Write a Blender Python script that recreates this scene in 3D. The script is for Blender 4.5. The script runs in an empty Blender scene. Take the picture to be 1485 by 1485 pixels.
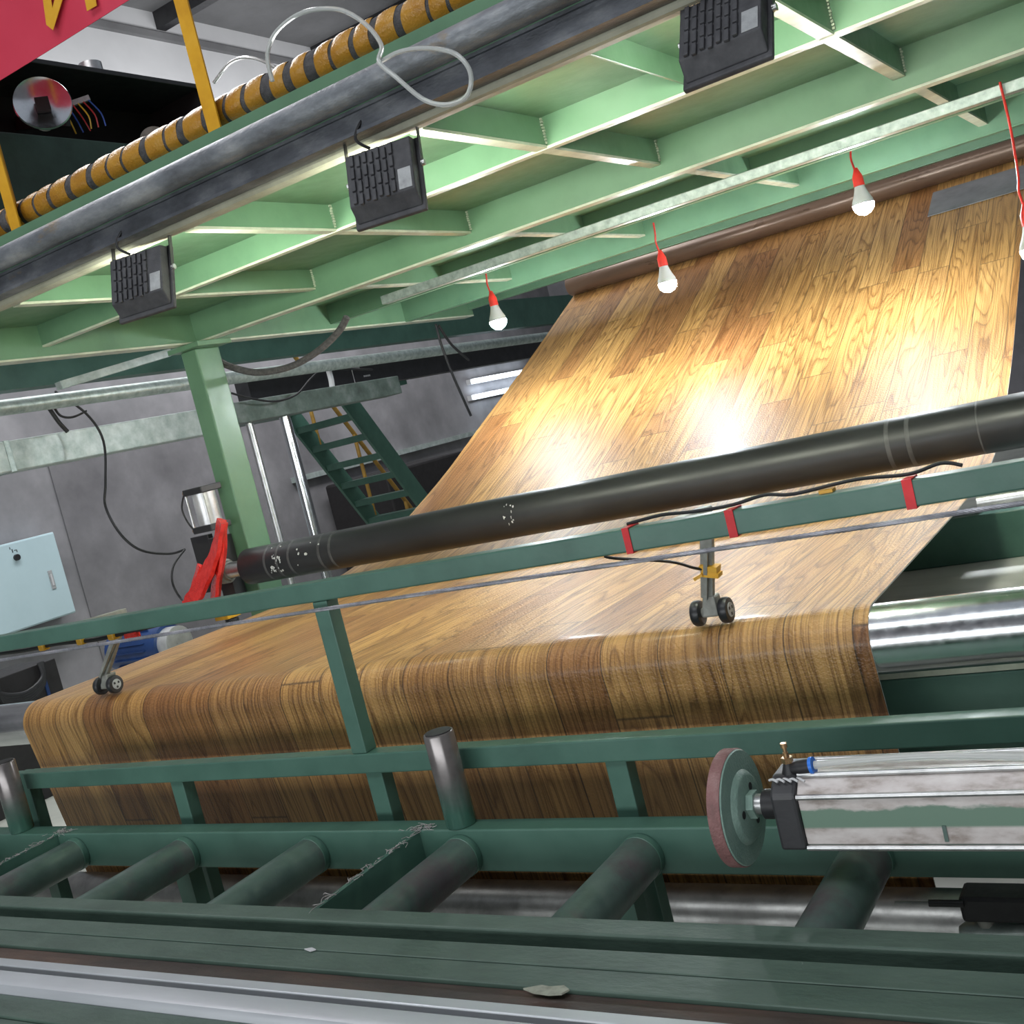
import bpy, bmesh, math, random
from mathutils import Vector, Matrix
random.seed(7)
S = bpy.context.scene
COL = S.collection

# ------------------------------------------------------------------ camera
cam_data = bpy.data.cameras.new('camera')
cam_data.sensor_width = 36.0
cam_data.lens = 1639.5 / 1485.0 * 36.0
cam_data.clip_start = 0.05
cam = bpy.data.objects.new('camera', cam_data)
COL.objects.link(cam)
cam.matrix_world = Matrix((
    (0.8276, 0.1595, 0.5381, 0.0),
    (0.5071, 0.1984, -0.8387, 0.0),
    (-0.2405, 0.9671, 0.0833, 1.55),
    (0, 0, 0, 1)))
S.camera = cam
# ------------------------------------------------------------------ exposure, world
S.view_settings.view_transform = 'Standard'
S.view_settings.look = 'None'
S.view_settings.gamma = 1.0
S.view_settings.use_curve_mapping = False
S.view_settings.exposure = 0.0
W = bpy.data.worlds.new('hall_daylight'); S.world = W
W.use_nodes = True
W.node_tree.nodes['Background'].inputs[0].default_value = (0.80, 0.88, 1.0, 1)
W.node_tree.nodes['Background'].inputs[1].default_value = 0.36
# added unseen area lights standing in for the hall's own lighting
def area(name, loc, rot, sx, sy, power, col):
    l = bpy.data.lights.new(name, 'AREA'); l.shape = 'RECTANGLE'
    l.size = sx; l.size_y = sy; l.energy = power; l.color = col
    o = bpy.data.objects.new(name, l); COL.objects.link(o)
    o.location = loc; o.rotation_euler = rot
    return o
area('added_fill_front', (-1.0, -1.6, 6.0), (math.radians(20), 0, 0), 5.0, 1.6, 130, (0.95, 0.98, 1.0))  # added overhead fill for the front of the machine
area('added_fill_low', (-1.0, -3.9, 1.35), (math.radians(90), 0, 0), 8.0, 1.1, 165, (0.95, 0.98, 1.0))  # added low fill from behind the camera, in place of daylight
area('added_fill_side', (-6.0, 5.0, 6.2), (0, math.radians(-8), 0), 1.5, 6.0, 310, (0.97, 0.98, 1.0))  # added fill that brightens the left side of the hall
area('added_fill_wall', (-6.6, 9.5, 4.6), (0, math.radians(75), 0), 1.2, 6.0, 160, (0.97, 0.98, 1.0))  # added fill aimed at the upper left wall

# ------------------------------------------------------------------ materials
def new_mat(name):
    m = bpy.data.materials.new(name); m.use_nodes = True
    nt = m.node_tree
    for n in list(nt.nodes): nt.nodes.remove(n)
    out = nt.nodes.new('ShaderNodeOutputMaterial')
    b = nt.nodes.new('ShaderNodeBsdfPrincipled')
    nt.links.new(b.outputs[0], out.inputs[0])
    return m, nt, b
def N(nt, t, **kw):
    n = nt.nodes.new(t)
    for k, v in kw.items(): setattr(n, k, v)
    return n
def mix_col(nt, fac, a, b, blend='MIX'):
    n = nt.nodes.new('ShaderNodeMix'); n.data_type = 'RGBA'; n.blend_type = blend
    for sock, v in ((n.inputs['Factor'], fac), (n.inputs['A'], a), (n.inputs['B'], b)):
        pass
    ins = {'f': n.inputs[0], 'a': n.inputs[6], 'b': n.inputs[7]}
    for k, v in (('f', fac), ('a', a), ('b', b)):
        if hasattr(v, 'is_output') or isinstance(v, bpy.types.NodeSocket): nt.links.new(v, ins[k])
        else: ins[k].default_value = v if k == 'f' else (tuple(v) + (1,) if len(v) == 3 else v)
    return n.outputs[2]
def math_n(nt, op, a, b=None, c=None):
    n = nt.nodes.new('ShaderNodeMath'); n.operation = op
    for i, v in enumerate((a, b, c)):
        if v is None: continue
        if isinstance(v, bpy.types.NodeSocket): nt.links.new(v, n.inputs[i])
        else: n.inputs[i].default_value = v
    return n.outputs[0]
def ramp(nt, fac, stops):
    n = nt.nodes.new('ShaderNodeValToRGB'); e = n.color_ramp.elements
    while len(e) < len(stops): e.new(0.5)
    for i, (p, c) in enumerate(stops):
        e[i].position = p; e[i].color = tuple(c) + (1,) if len(c) == 3 else c
    nt.links.new(fac, n.inputs[0]); return n.outputs[0]
def noise(nt, vec, scale, detail=3, rough=0.55, dist=0.0):
    n = nt.nodes.new('ShaderNodeTexNoise'); n.inputs['Scale'].default_value = scale
    n.inputs['Detail'].default_value = detail; n.inputs['Roughness'].default_value = rough
    n.inputs['Distortion'].default_value = dist
    if vec is not None: nt.links.new(vec, n.inputs['Vector'])
    return n.outputs[0]
def worn(name, base, dark=None, light=None, rough=0.45, metal=0.0, scale=9.0, stretch=(1, 1, 1), bump=0.04, spots=None, spec=0.5, coat=0.0):
    m, nt, b = new_mat(name)
    geo = N(nt, 'ShaderNodeNewGeometry')
    mp = N(nt, 'ShaderNodeMapping'); mp.inputs['Scale'].default_value = stretch
    nt.links.new(geo.outputs['Position'], mp.inputs[0])
    v = mp.outputs[0]
    dark = dark or tuple(c * 0.72 for c in base); light = light or tuple(min(1, c * 1.22) for c in base)
    f = noise(nt, v, scale, 5, 0.62)
    col = ramp(nt, f, [(0.3, dark), (0.5, base), (0.72, light)])
    if spots:
        f2 = noise(nt, v, spots[1], 6, 0.7)
        msk = ramp(nt, f2, [(spots[2], (0, 0, 0)), (spots[2] + spots[3], (1, 1, 1))])
        col = mix_col(nt, msk, col, spots[0])
    nt.links.new(col, b.inputs['Base Color'])
    r = math_n(nt, 'MULTIPLY_ADD', noise(nt, v, scale * 3, 4), 0.25, rough - 0.12)
    nt.links.new(r, b.inputs['Roughness'])
    b.inputs['Metallic'].default_value = metal
    b.inputs['Specular IOR Level'].default_value = spec
    b.inputs['Coat Weight'].default_value = coat
    if bump:
        bp = N(nt, 'ShaderNodeBump'); bp.inputs['Strength'].default_value = bump; bp.inputs['Distance'].default_value = 0.01
        nt.links.new(noise(nt, v, scale * 9, 4), bp.inputs['Height'])
        nt.links.new(bp.outputs[0], b.inputs['Normal'])
    return m
def emit(name, col, s):
    m, nt, b = new_mat(name)
    b.inputs['Base Color'].default_value = (*col, 1)
    b.inputs['Emission Color'].default_value = (*col, 1); b.inputs['Emission Strength'].default_value = s
    return m

M = {}
M['green'] = worn('green_paint', (0.118, 0.232, 0.138), (0.098, 0.197, 0.118), (0.13, 0.252, 0.153), 0.36, scale=5)
M['teal'] = worn('machine_green_paint', (0.066, 0.150, 0.115), (0.052, 0.12, 0.092), (0.08, 0.175, 0.135), 0.4, scale=6)
M['bench'] = worn('dull_bench_green', (0.066, 0.108, 0.085), (0.046, 0.078, 0.062), (0.085, 0.13, 0.105), 0.5, scale=14, stretch=(0.4, 1, 1), bump=0.12)
M['white_edge'] = worn('pale_flange_and_lit_edge', (0.46, 0.50, 0.40), rough=0.4, scale=12)  # pale flanges and welds; also paints the light on the side beam's top
M['galv'] = worn('galvanised_steel', (0.36, 0.42, 0.40), (0.24, 0.29, 0.27), (0.50, 0.56, 0.54), 0.42, 0.55, scale=30)
M['galv_far'] = worn('galvanised_duct', (0.42, 0.48, 0.46), (0.30, 0.36, 0.34), (0.56, 0.62, 0.60), 0.45, 0.3, scale=16)
M['chrome'] = worn('polished_chrome', (0.72, 0.74, 0.76), (0.66, 0.68, 0.70), (0.8, 0.8, 0.82), 0.2, 1.0, scale=20, bump=0.01)
M['dullchrome'] = worn('dull_chrome', (0.30, 0.30, 0.29), rough=0.36, metal=0.9, scale=20, bump=0.02)
M['steel'] = worn('bright_steel', (0.6, 0.6, 0.6), (0.45, 0.45, 0.45), (0.7, 0.7, 0.7), 0.34, 0.9, scale=30)
M['alu'] = worn('aluminium_profile', (0.50, 0.52, 0.55), (0.45, 0.47, 0.50), (0.56, 0.58, 0.61), 0.36, 0.35, scale=10, stretch=(0.2, 1, 1), bump=0.03)
M['pipe'] = worn('scuffed_dark_pipe', (0.20, 0.215, 0.235), (0.11, 0.115, 0.125), (0.36, 0.37, 0.38), 0.42, 0.35, scale=13, stretch=(0.5, 1, 1), bump=0.2, spots=((0.28, 0.19, 0.08), 6, 0.60, 0.12))
M['darkpipe'] = worn('dark_steel_channel', (0.10, 0.108, 0.125), (0.05, 0.053, 0.06), (0.20, 0.21, 0.225), 0.42, 0.35, scale=13, stretch=(0.5, 1, 1), bump=0.15, spots=((0.22, 0.15, 0.07), 6, 0.60, 0.12))
M['rubber'] = worn('black_rubber', (0.022, 0.0225, 0.026), (0.016, 0.0165, 0.019), (0.034, 0.035, 0.039), 0.40, scale=6, stretch=(0.4, 1, 1), bump=0.03)
M['paintmark'] = worn('dried_white_paint', (0.55, 0.56, 0.57), rough=0.7, scale=60)
M['black'] = worn('black_plastic', (0.014, 0.014, 0.016), rough=0.5, scale=20)
M['blackm'] = worn('black_painted_metal', (0.03, 0.03, 0.033), rough=0.42, scale=12)
M['dark'] = worn('dark_machine_interior', (0.018, 0.016, 0.017), rough=0.6, scale=10)
M['flood'] = worn('charcoal_cast_housing', (0.055, 0.055, 0.062), (0.04, 0.04, 0.046), (0.075, 0.075, 0.082), 0.6, scale=30, bump=0.1)
M['sticker'] = worn('grey_sticker', (0.35, 0.36, 0.37), rough=0.5, scale=40)
M['brown'] = worn('rusty_brown_strip', (0.05, 0.034, 0.028), (0.028, 0.022, 0.02), (0.10, 0.055, 0.038), 0.6, scale=12, stretch=(0.3, 1, 1), bump=0.2)
M['tube_dirty'] = worn('scuffed_roller_paint', (0.11, 0.165, 0.145), (0.07, 0.11, 0.097), (0.16, 0.21, 0.19), 0.36, 0.2, scale=8, spots=((0.12, 0.10, 0.11), 5.5, 0.48, 0.16), bump=0.06)
M['concrete'] = worn('grey_plaster_wall', (0.22, 0.215, 0.226), (0.15, 0.147, 0.156), (0.32, 0.31, 0.325), 0.85, scale=1.1, bump=0.1)
M['floor'] = worn('pale_concrete_floor', (0.42, 0.43, 0.38), (0.30, 0.31, 0.28), (0.52, 0.52, 0.47), 0.55, scale=1.6, bump=0.05)
M['roof'] = worn('grey_roof_sheet', (0.16, 0.16, 0.165), rough=0.7, scale=1.0)
M['white'] = worn('white_wall_cladding', (0.55, 0.55, 0.56), (0.5, 0.5, 0.51), (0.6, 0.6, 0.61), 0.6, scale=1)
M['red'] = worn('red_tape', (0.60, 0.014, 0.02), rough=0.5, scale=14)
M['redwrap'] = worn('glossy_red_film', (0.75, 0.02, 0.012), (0.55, 0.012, 0.01), (0.85, 0.04, 0.03), 0.2, scale=30, bump=0.5)
M['banner'] = worn('red_banner_cloth', (0.60, 0.036, 0.075), (0.52, 0.022, 0.055), (0.68, 0.06, 0.11), 0.6, scale=1.5, bump=0.05)
M['yellow'] = worn('yellow_paint', (0.70, 0.36, 0.02), (0.60, 0.29, 0.015), (0.76, 0.42, 0.04), 0.4, scale=10)
M['tape'] = worn('amber_packing_tape', (0.46, 0.22, 0.025), (0.38, 0.17, 0.02), (0.52, 0.27, 0.04), 0.28, scale=14, bump=0.25)
M['foam'] = worn('grey_foam_sleeve', (0.10, 0.095, 0.10), (0.06, 0.06, 0.062), (0.15, 0.14, 0.145), 0.9, scale=60, bump=0.6)
M['boxblue'] = worn('pale_blue_enamel', (0.48, 0.62, 0.66), (0.46, 0.60, 0.64), (0.50, 0.64, 0.68), 0.35, scale=3)
M['motor'] = worn('blue_motor_paint', (0.015, 0.045, 0.16), rough=0.4, scale=12)
M['blue'] = worn('blue_plastic_ring', (0.02, 0.16, 0.62), rough=0.35, scale=20)
M['brass'] = worn('brass', (0.48, 0.30, 0.16), rough=0.3, metal=0.9, scale=20)
M['silver'] = worn('silver_cylinder_barrel', (0.62, 0.62, 0.64), rough=0.32, metal=0.5, scale=12)
M['cylbody'] = worn('oversprayed_barrel', (0.50, 0.45, 0.42), (0.36, 0.32, 0.29), (0.62, 0.57, 0.54), 0.42, 0.25, scale=16, stretch=(0.25, 1, 1), bump=0.05)
M['disc'] = worn('pale_green_casting', (0.22, 0.33, 0.28), (0.18, 0.28, 0.24), (0.27, 0.38, 0.33), 0.42, scale=25, bump=0.2)
M['rim'] = worn('worn_red_primer_rim', (0.24, 0.115, 0.11), (0.17, 0.085, 0.08), (0.32, 0.19, 0.18), 0.6, scale=28, bump=0.3)
M['arm'] = worn('grey_cast_arm', (0.26, 0.26, 0.235), (0.18, 0.18, 0.16), (0.36, 0.36, 0.33), 0.5, 0.2, scale=25)
M['lint'] = worn('white_lint', (0.36, 0.34, 0.33), rough=0.95, scale=40)
M['rope'] = worn('steel_wire_rope', (0.30, 0.30, 0.33), rough=0.4, metal=0.6, scale=60)
M['woodrefl'] = worn('painted_wood_reflection', (0.13, 0.08, 0.052), rough=0.3, metal=0.3, scale=8, stretch=(0.2, 1, 1))  # chrome barrel; the sheet's wood reflection is put into this brown
M['backing'] = worn('pale_vinyl_backing', (0.55, 0.53, 0.50), rough=0.7, scale=10)
M['greypatch'] = worn('grey_splice_sheet', (0.16, 0.16, 0.165), rough=0.5, scale=8)
M['wire_r'] = worn('red_wire', (0.5, 0.03, 0.03), rough=0.4); M['wire_b'] = worn('blue_wire', (0.03, 0.1, 0.45), rough=0.4); M['wire_y'] = worn('yellow_wire', (0.75, 0.45, 0.03), rough=0.4)
M['redplug'] = worn('red_lamp_holder', (0.75, 0.04, 0.03), rough=0.35, scale=20)
M['bulb'] = emit('lit_bulb', (0.90, 0.96, 1.0), 690.0)
M['led'] = emit('lit_led_tube', (0.80, 0.90, 1.0), 14.0)
M['floodglass'] = emit('lit_flood_panel', (0.97, 1.0, 0.82), 165.0)
def hose_mat():
    m, nt, b = new_mat('clear_hose')
    b.inputs['Base Color'].default_value = (0.75, 0.77, 0.75, 1); b.inputs['Roughness'].default_value = 0.15
    b.inputs['Transmission Weight'].default_value = 0.55; b.inputs['IOR'].default_value = 1.3
    return m
M['hose'] = hose_mat()
def cyl_overspray():
    # barrel with green overspray band: follows local height on the barrel
    m, nt, b = new_mat('barrel_with_green_overspray')
    geo = N(nt, 'ShaderNodeNewGeometry'); sep = N(nt, 'ShaderNodeSeparateXYZ'); nt.links.new(geo.outputs['Position'], sep.inputs[0])
    mp = N(nt, 'ShaderNodeMapping'); mp.inputs['Scale'].default_value = (0.45, 1, 1); nt.links.new(geo.outputs['Position'], mp.inputs[0])
    n1 = noise(nt, mp.outputs[0], 28, 5, 0.6); n2 = noise(nt, mp.outputs[0], 45, 4, 0.6)
    base = ramp(nt, n2, [(0.3, (0.30, 0.25, 0.22)), (0.5, (0.55, 0.50, 0.48)), (0.7, (0.66, 0.62, 0.60))])
    h = math_n(nt, 'MULTIPLY_ADD', n1, 0.032, math_n(nt, 'SUBTRACT', sep.outputs[2], 0.9265))
    mk = ramp(nt, h, [(0.0, (1, 1, 1)), (0.004, (0, 0, 0))])
    h2 = ramp(nt, math_n(nt, 'SUBTRACT', sep.outputs[2], 0.8835), [(0.0, (0, 0, 0)), (0.0015, (1, 1, 1))])
    col = mix_col(nt, math_n(nt, 'MULTIPLY', mk, h2), base, (0.16, 0.25, 0.19))
    nt.links.new(col, b.inputs['Base Color']); b.inputs['Roughness'].default_value = 0.42; b.inputs['Metallic'].default_value = 0.15
    return m
M['overspray'] = cyl_overspray()
def wood_mat():
    m, nt, b = new_mat('printed_oak_plank_vinyl')
    uv = N(nt, 'ShaderNodeUVMap'); uv.uv_map = 'UVMap'
    sep = N(nt, 'ShaderNodeSeparateXYZ'); nt.links.new(uv.outputs[0], sep.inputs[0])
    u, v = sep.outputs[0], sep.outputs[1]
    lw, pl = 0.1335, 1.22
    lu = math_n(nt, 'DIVIDE', math_n(nt, 'ADD', u, 0.636 + 40 * lw), lw)
    lane = math_n(nt, 'FLOOR', lu); fu = math_n(nt, 'FRACT', lu)
    wn = N(nt, 'ShaderNodeTexWhiteNoise'); wn.noise_dimensions = '1D'; nt.links.new(lane, wn.inputs['W'])
    lv = math_n(nt, 'DIVIDE', math_n(nt, 'MULTIPLY_ADD', wn.outputs[0], pl * 3.0, v), pl)
    idx = math_n(nt, 'FLOOR', lv); fv = math_n(nt, 'FRACT', lv)
    cmb = N(nt, 'ShaderNodeCombineXYZ'); nt.links.new(lane, cmb.inputs[0]); nt.links.new(idx, cmb.inputs[1])
    wn2 = N(nt, 'ShaderNodeTexWhiteNoise'); wn2.noise_dimensions = '2D'; nt.links.new(cmb.outputs[0], wn2.inputs['Vector'])
    r = wn2.outputs[0]
    # cathedral grain: contour lines of a stretched noise, different for every plank
    c2 = N(nt, 'ShaderNodeCombineXYZ')
    nt.links.new(math_n(nt, 'MULTIPLY', u, 8.0), c2.inputs[0]); nt.links.new(math_n(nt, 'MULTIPLY', v, 0.7), c2.inputs[1])
    nt.links.new(math_n(nt, 'MULTIPLY', r, 61.0), c2.inputs[2])
    n1 = noise(nt, c2.outputs[0], 1.0, 2.0, 0.45, 0.25)
    ring = math_n(nt, 'FRACT', math_n(nt, 'MULTIPLY', n1, 20.0))
    c3 = N(nt, 'ShaderNodeCombineXYZ')
    nt.links.new(math_n(nt, 'MULTIPLY', u, 260.0), c3.inputs[0]); nt.links.new(math_n(nt, 'MULTIPLY', v, 2.2), c3.inputs[1]); nt.links.new(r, c3.inputs[2])
    streak = noise(nt, c3.outputs[0], 1.0, 3.0, 0.6)
    c4 = N(nt, 'ShaderNodeCombineXYZ')
    nt.links.new(math_n(nt, 'MULTIPLY', u, 24.0), c4.inputs[0]); nt.links.new(math_n(nt, 'MULTIPLY', v, 1.6), c4.inputs[1]); nt.links.new(math_n(nt, 'MULTIPLY', r, 17.0), c4.inputs[2])
    broad = noise(nt, c4.outputs[0], 1.0, 2.0, 0.5)
    base = ramp(nt, r, [(0.0, (0.35, 0.158, 0.053)), (0.3, (0.49, 0.262, 0.084)), (0.8, (0.57, 0.325, 0.115)), (1.0, (0.32, 0.143, 0.05))])
    g1 = ramp(nt, ring, [(0.0, (0.36, 0.29, 0.24)), (0.13, (0.70, 0.64, 0.58)), (0.42, (1, 1, 1)), (0.88, (1.0, 1.0, 1.0)), (1.0, (0.5, 0.43, 0.37))])
    col = mix_col(nt, 0.8, base, g1, 'MULTIPLY')
    g2 = ramp(nt, streak, [(0.36, (0.36, 0.29, 0.24)), (0.54, (1, 1, 1)), (0.75, (1.12, 1.1, 1.06))])
    col = mix_col(nt, 0.7, col, g2, 'MULTIPLY')
    g3 = ramp(nt, broad, [(0.3, (0.75, 0.70, 0.66)), (0.6, (1.05, 1.05, 1.05))])
    col = mix_col(nt, 0.8, col, g3, 'MULTIPLY')
    # dark printed seams between planks
    du = math_n(nt, 'ABSOLUTE', math_n(nt, 'SUBTRACT', fu, 0.5)); dv = math_n(nt, 'ABSOLUTE', math_n(nt, 'SUBTRACT', fv, 0.5))
    su = ramp(nt, du, [(0.486, (0, 0, 0)), (0.492, (1, 1, 1))]); sv = ramp(nt, dv, [(0.4984, (0, 0, 0)), (0.4991, (1, 1, 1))])
    seam = math_n(nt, 'MAXIMUM', su, sv)
    col = mix_col(nt, math_n(nt, 'MULTIPLY', seam, 0.75), col, (0.035, 0.02, 0.012))
    nt.links.new(col, b.inputs['Base Color'])
    b.inputs['Roughness'].default_value = 0.385
    b.inputs['Specular IOR Level'].default_value = 0.55
    b.inputs['Coat Weight'].default_value = 0.16; b.inputs['Coat Roughness'].default_value = 0.16
    # fine embossing that breaks up the glare
    c5 = N(nt, 'ShaderNodeCombineXYZ')
    nt.links.new(math_n(nt, 'MULTIPLY', u, 170.0), c5.inputs[0]); nt.links.new(math_n(nt, 'MULTIPLY', v, 140.0), c5.inputs[1])
    em = noise(nt, c5.outputs[0], 1.0, 2.0, 0.6)
    bp = N(nt, 'ShaderNodeBump'); bp.inputs['Strength'].default_value = 1.0; bp.inputs['Distance'].default_value = 0.003
    nt.links.new(em, bp.inputs['Height']); nt.links.new(bp.outputs[0], b.inputs['Normal'])
    return m
M['wood'] = wood_mat()

# ------------------------------------------------------------------ mesh helpers
ORIGIN = {}
def frame_of(d):
    d = Vector(d).normalized()
    a = Vector((0, 0, 1)) if abs(d.z) < 0.9 else Vector((1, 0, 0))
    s = d.cross(a).normalized(); t = s.cross(d).normalized()
    return d, s, t
class MB:
    def __init__(self): self.v = []; self.f = []
    def box(self, x0, x1, y0, y1, z0, z1):
        n = len(self.v)
        self.v += [(x0,y0,z0),(x1,y0,z0),(x1,y1,z0),(x0,y1,z0),(x0,y0,z1),(x1,y0,z1),(x1,y1,z1),(x0,y1,z1)]
        self.f += [[n+i for i in q] for q in ((0,3,2,1),(4,5,6,7),(0,1,5,4),(1,2,6,5),(2,3,7,6),(3,0,4,7))]
        return self
    def bar(self, p, q, w, h, up=None):
        # rectangular bar from p to q, width w (sideways) and height h
        d, s, t = frame_of(Vector(q) - Vector(p))
        if up is not None:
            s = d.cross(Vector(up)).normalized(); t = s.cross(d).normalized()
        n = len(self.v)
        for c in (Vector(p), Vector(q)):
            for a, b in ((-1,-1),(1,-1),(1,1),(-1,1)): self.v.append(tuple(c + s*a*w/2 + t*b*h/2))
        self.f += [[n+i for i in q2] for q2 in ((3,2,1,0),(4,5,6,7),(0,1,5,4),(1,2,6,5),(2,3,7,6),(3,0,4,7))]
        return self
    def cyl(self, p, q, r, seg=24, r2=None, cap=True):
        r2 = r if r2 is None else r2
        d, s, t = frame_of(Vector(q) - Vector(p)); n = len(self.v)
        for c, rr in ((Vector(p), r), (Vector(q), r2)):
            for i in range(seg):
                a = 2*math.pi*i/seg; self.v.append(tuple(c + s*math.cos(a)*rr + t*math.sin(a)*rr))
        for i in range(seg):
            j = (i+1) % seg; self.f.append([n+i, n+seg+i, n+seg+j, n+j])
        if cap: self.f.append([n+i for i in range(seg)]); self.f.append([n+seg+i for i in reversed(range(seg))])
        return self
    def lathe(self, p, d, prof, seg=32):
        # profile of (distance along axis, radius)
        d, s, t = frame_of(d); p = Vector(p); n = len(self.v); k = len(prof)
        for h, r in prof:
            for i in range(seg):
                a = 2*math.pi*i/seg; self.v.append(tuple(p + d*h + s*math.cos(a)*r + t*math.sin(a)*r))
        for m in range(k-1):
            for i in range(seg):
                j = (i+1) % seg
                self.f.append([n+m*seg+i, n+(m+1)*seg+i, n+(m+1)*seg+j, n+m*seg+j])
        self.f.append([n+i for i in range(seg)]); self.f.append([n+(k-1)*seg+i for i in reversed(range(seg))])
        return self
    def tube(self, pts, r, seg=8, smooth=6):
        P = [Vector(p) for p in pts]
        if smooth and len(P) > 2:
            Q = []
            for i in range(len(P)-1):
                a, b, c, d = P[max(i-1,0)], P[i], P[i+1], P[min(i+2,len(P)-1)]
                for k in range(smooth):
                    u = k/smooth
                    Q.append(0.5*((2*b)+(c-a)*u+(2*a-5*b+4*c-d)*u*u+(3*b-a-3*c+d)*u**3))
            Q.append(P[-1]); P = Q
        n = len(self.v); d0, s, t = frame_of(P[1]-P[0])
        for i, p in enumerate(P):
            d = (P[min(i+1,len(P)-1)] - P[max(i-1,0)]).normalized()
            s = (s - d*s.dot(d)).normalized(); t = d.cross(s)
            for k in range(seg):
                a = 2*math.pi*k/seg; self.v.append(tuple(p + s*math.cos(a)*r + t*math.sin(a)*r))
        for i in range(len(P)-1):
            for k in range(seg):
                j = (k+1) % seg
                self.f.append([n+i*seg+k, n+i*seg+j, n+(i+1)*seg+j, n+(i+1)*seg+k])
        self.f.append([n+k for k in reversed(range(seg))]); self.f.append([n+(len(P)-1)*seg+k for k in range(seg)])
        return self
    def prism(self, poly, axis, a0, a1):
        # poly of 2-D points in the plane normal to axis ('x': (y,z), 'y': (x,z), 'z': (x,y))
        n = len(self.v); k = len(poly)
        for a in (a0, a1):
            for p, q in poly:
                self.v.append({'x': (a,p,q), 'y': (p,a,q), 'z': (p,q,a)}[axis])
        self.f.append(list(range(n, n+k))); self.f.append(list(reversed(range(n+k, n+2*k))))
        for i in range(k):
            j = (i+1) % k; self.f.append([n+j, n+i, n+k+i, n+k+j])
        return self
    def build(self, name, mat, parent=None, bevel=0.0, smooth=True, loc=None, fix=True):
        off = Vector((0,0,0))
        if parent is not None: off = ORIGIN.get(parent.name, off)
        elif loc is not None: off = Vector(loc)
        me = bpy.data.meshes.new(name)
        me.from_pydata([tuple(Vector(v) - off) for v in self.v], [], self.f)
        bm = bmesh.new(); bm.from_mesh(me)
        if fix: bmesh.ops.recalc_face_normals(bm, faces=bm.faces)
        if bevel: bmesh.ops.bevel(bm, geom=[e for e in bm.edges if len(e.link_faces) == 2 and e.calc_face_angle() > 0.6], offset=bevel, segments=2, profile=0.5, affect='EDGES', clamp_overlap=True)
        bm.to_mesh(me); bm.free()
        if smooth and not bevel:
            me.shade_smooth(); me.set_sharp_from_angle(angle=math.radians(38))
        me.materials.append(M[mat] if isinstance(mat, str) else mat)
        o = bpy.data.objects.new(name, me); COL.objects.link(o)
        if parent is not None: o.parent = parent
        elif loc is not None: o.location = loc
        ORIGIN[o.name] = off
        return o
def thing(name, label, cat, loc=(0,0,0), group=None, local=False):
    o = bpy.data.objects.new(name, None); COL.objects.link(o); o.location = loc
    o.empty_display_size = 0.05
    o['label'] = label; o['category'] = cat
    if group: o['group'] = group
    ORIGIN[o.name] = Vector((0,0,0)) if local else Vector(loc)
    return o
def tag(o, label, cat, group=None):
    o['label'] = label; o['category'] = cat
    if group: o['group'] = group
    return o
def struct(o): o['kind'] = 'structure'; return o
def dup(root, loc, rot, label=None):
    r = root.copy(); COL.objects.link(r); r.location = loc; r.rotation_euler = rot
    if label: r['label'] = label
    for ch in list(root.children):
        c = ch.copy(); COL.objects.link(c); c.parent = r
        for g in list(ch.children):
            d = g.copy(); COL.objects.link(d); d.parent = c
    return r

# ------------------------------------------------------------------ the hall
struct(MB().box(-9.0, 6.0, -4.0, 16.2, -0.12, 0.0).build('floor', 'floor', smooth=False))
wl = struct(MB().box(-9.0, -8.6, -4.0, 16.0, 0.0, 4.6).build('wall_left', 'concrete', smooth=False))
wu = MB().box(-9.0, -8.6, -4.0, 16.0, 4.602, 6.5).build('upper_cladding', 'white', wl, smooth=False)
MB().box(-8.6, -8.54, -4.0, 16.0, 6.2, 6.27).build('cladding_trim', 'roof', wl, smooth=False)
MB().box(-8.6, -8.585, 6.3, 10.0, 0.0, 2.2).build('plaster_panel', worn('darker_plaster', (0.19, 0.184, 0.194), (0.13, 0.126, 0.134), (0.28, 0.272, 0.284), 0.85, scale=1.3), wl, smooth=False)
struct(MB().box(-9.0, 6.0, 16.0, 16.2, 0.0, 6.5).build('wall_back', 'concrete', smooth=False))
struct(MB().box(6.0, 6.2, -4.0, 16.2, 0.0, 6.5).build('wall_right', 'concrete', smooth=False))
struct(MB().box(-9.0, 6.2, -4.2, -4.0, 0.0, 6.5).build('wall_front', 'concrete', smooth=False))
wf = struct(MB().box(-5.1, 3.1, -3.999, -3.95, 0.75, 0.80).box(-5.1, 3.1, -3.999, -3.95, 1.90, 1.95).box(-5.1, -5.05, -3.999, -3.95, 0.80, 1.90).box(3.05, 3.1, -3.999, -3.95, 0.80, 1.90).build('added_window_1', 'white', smooth=False))  # unseen window added to go with the low front fill
MB().box(-5.05, 3.05, -3.998, -3.99, 0.80, 1.90).build('added_pane', 'boxblue', wf, smooth=False)
rf = struct(MB().box(-9.0, -3.2, 4.0, 16.0, 6.5, 6.6).build('ceiling', 'roof', smooth=False))
for y in (6.5, 9.0, 11.5, 14.0):
    MB().box(-9.0, -3.2, y, y+0.12, 6.32, 6.5).build('roof_beam', 'blackm', rf, smooth=False)

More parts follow.
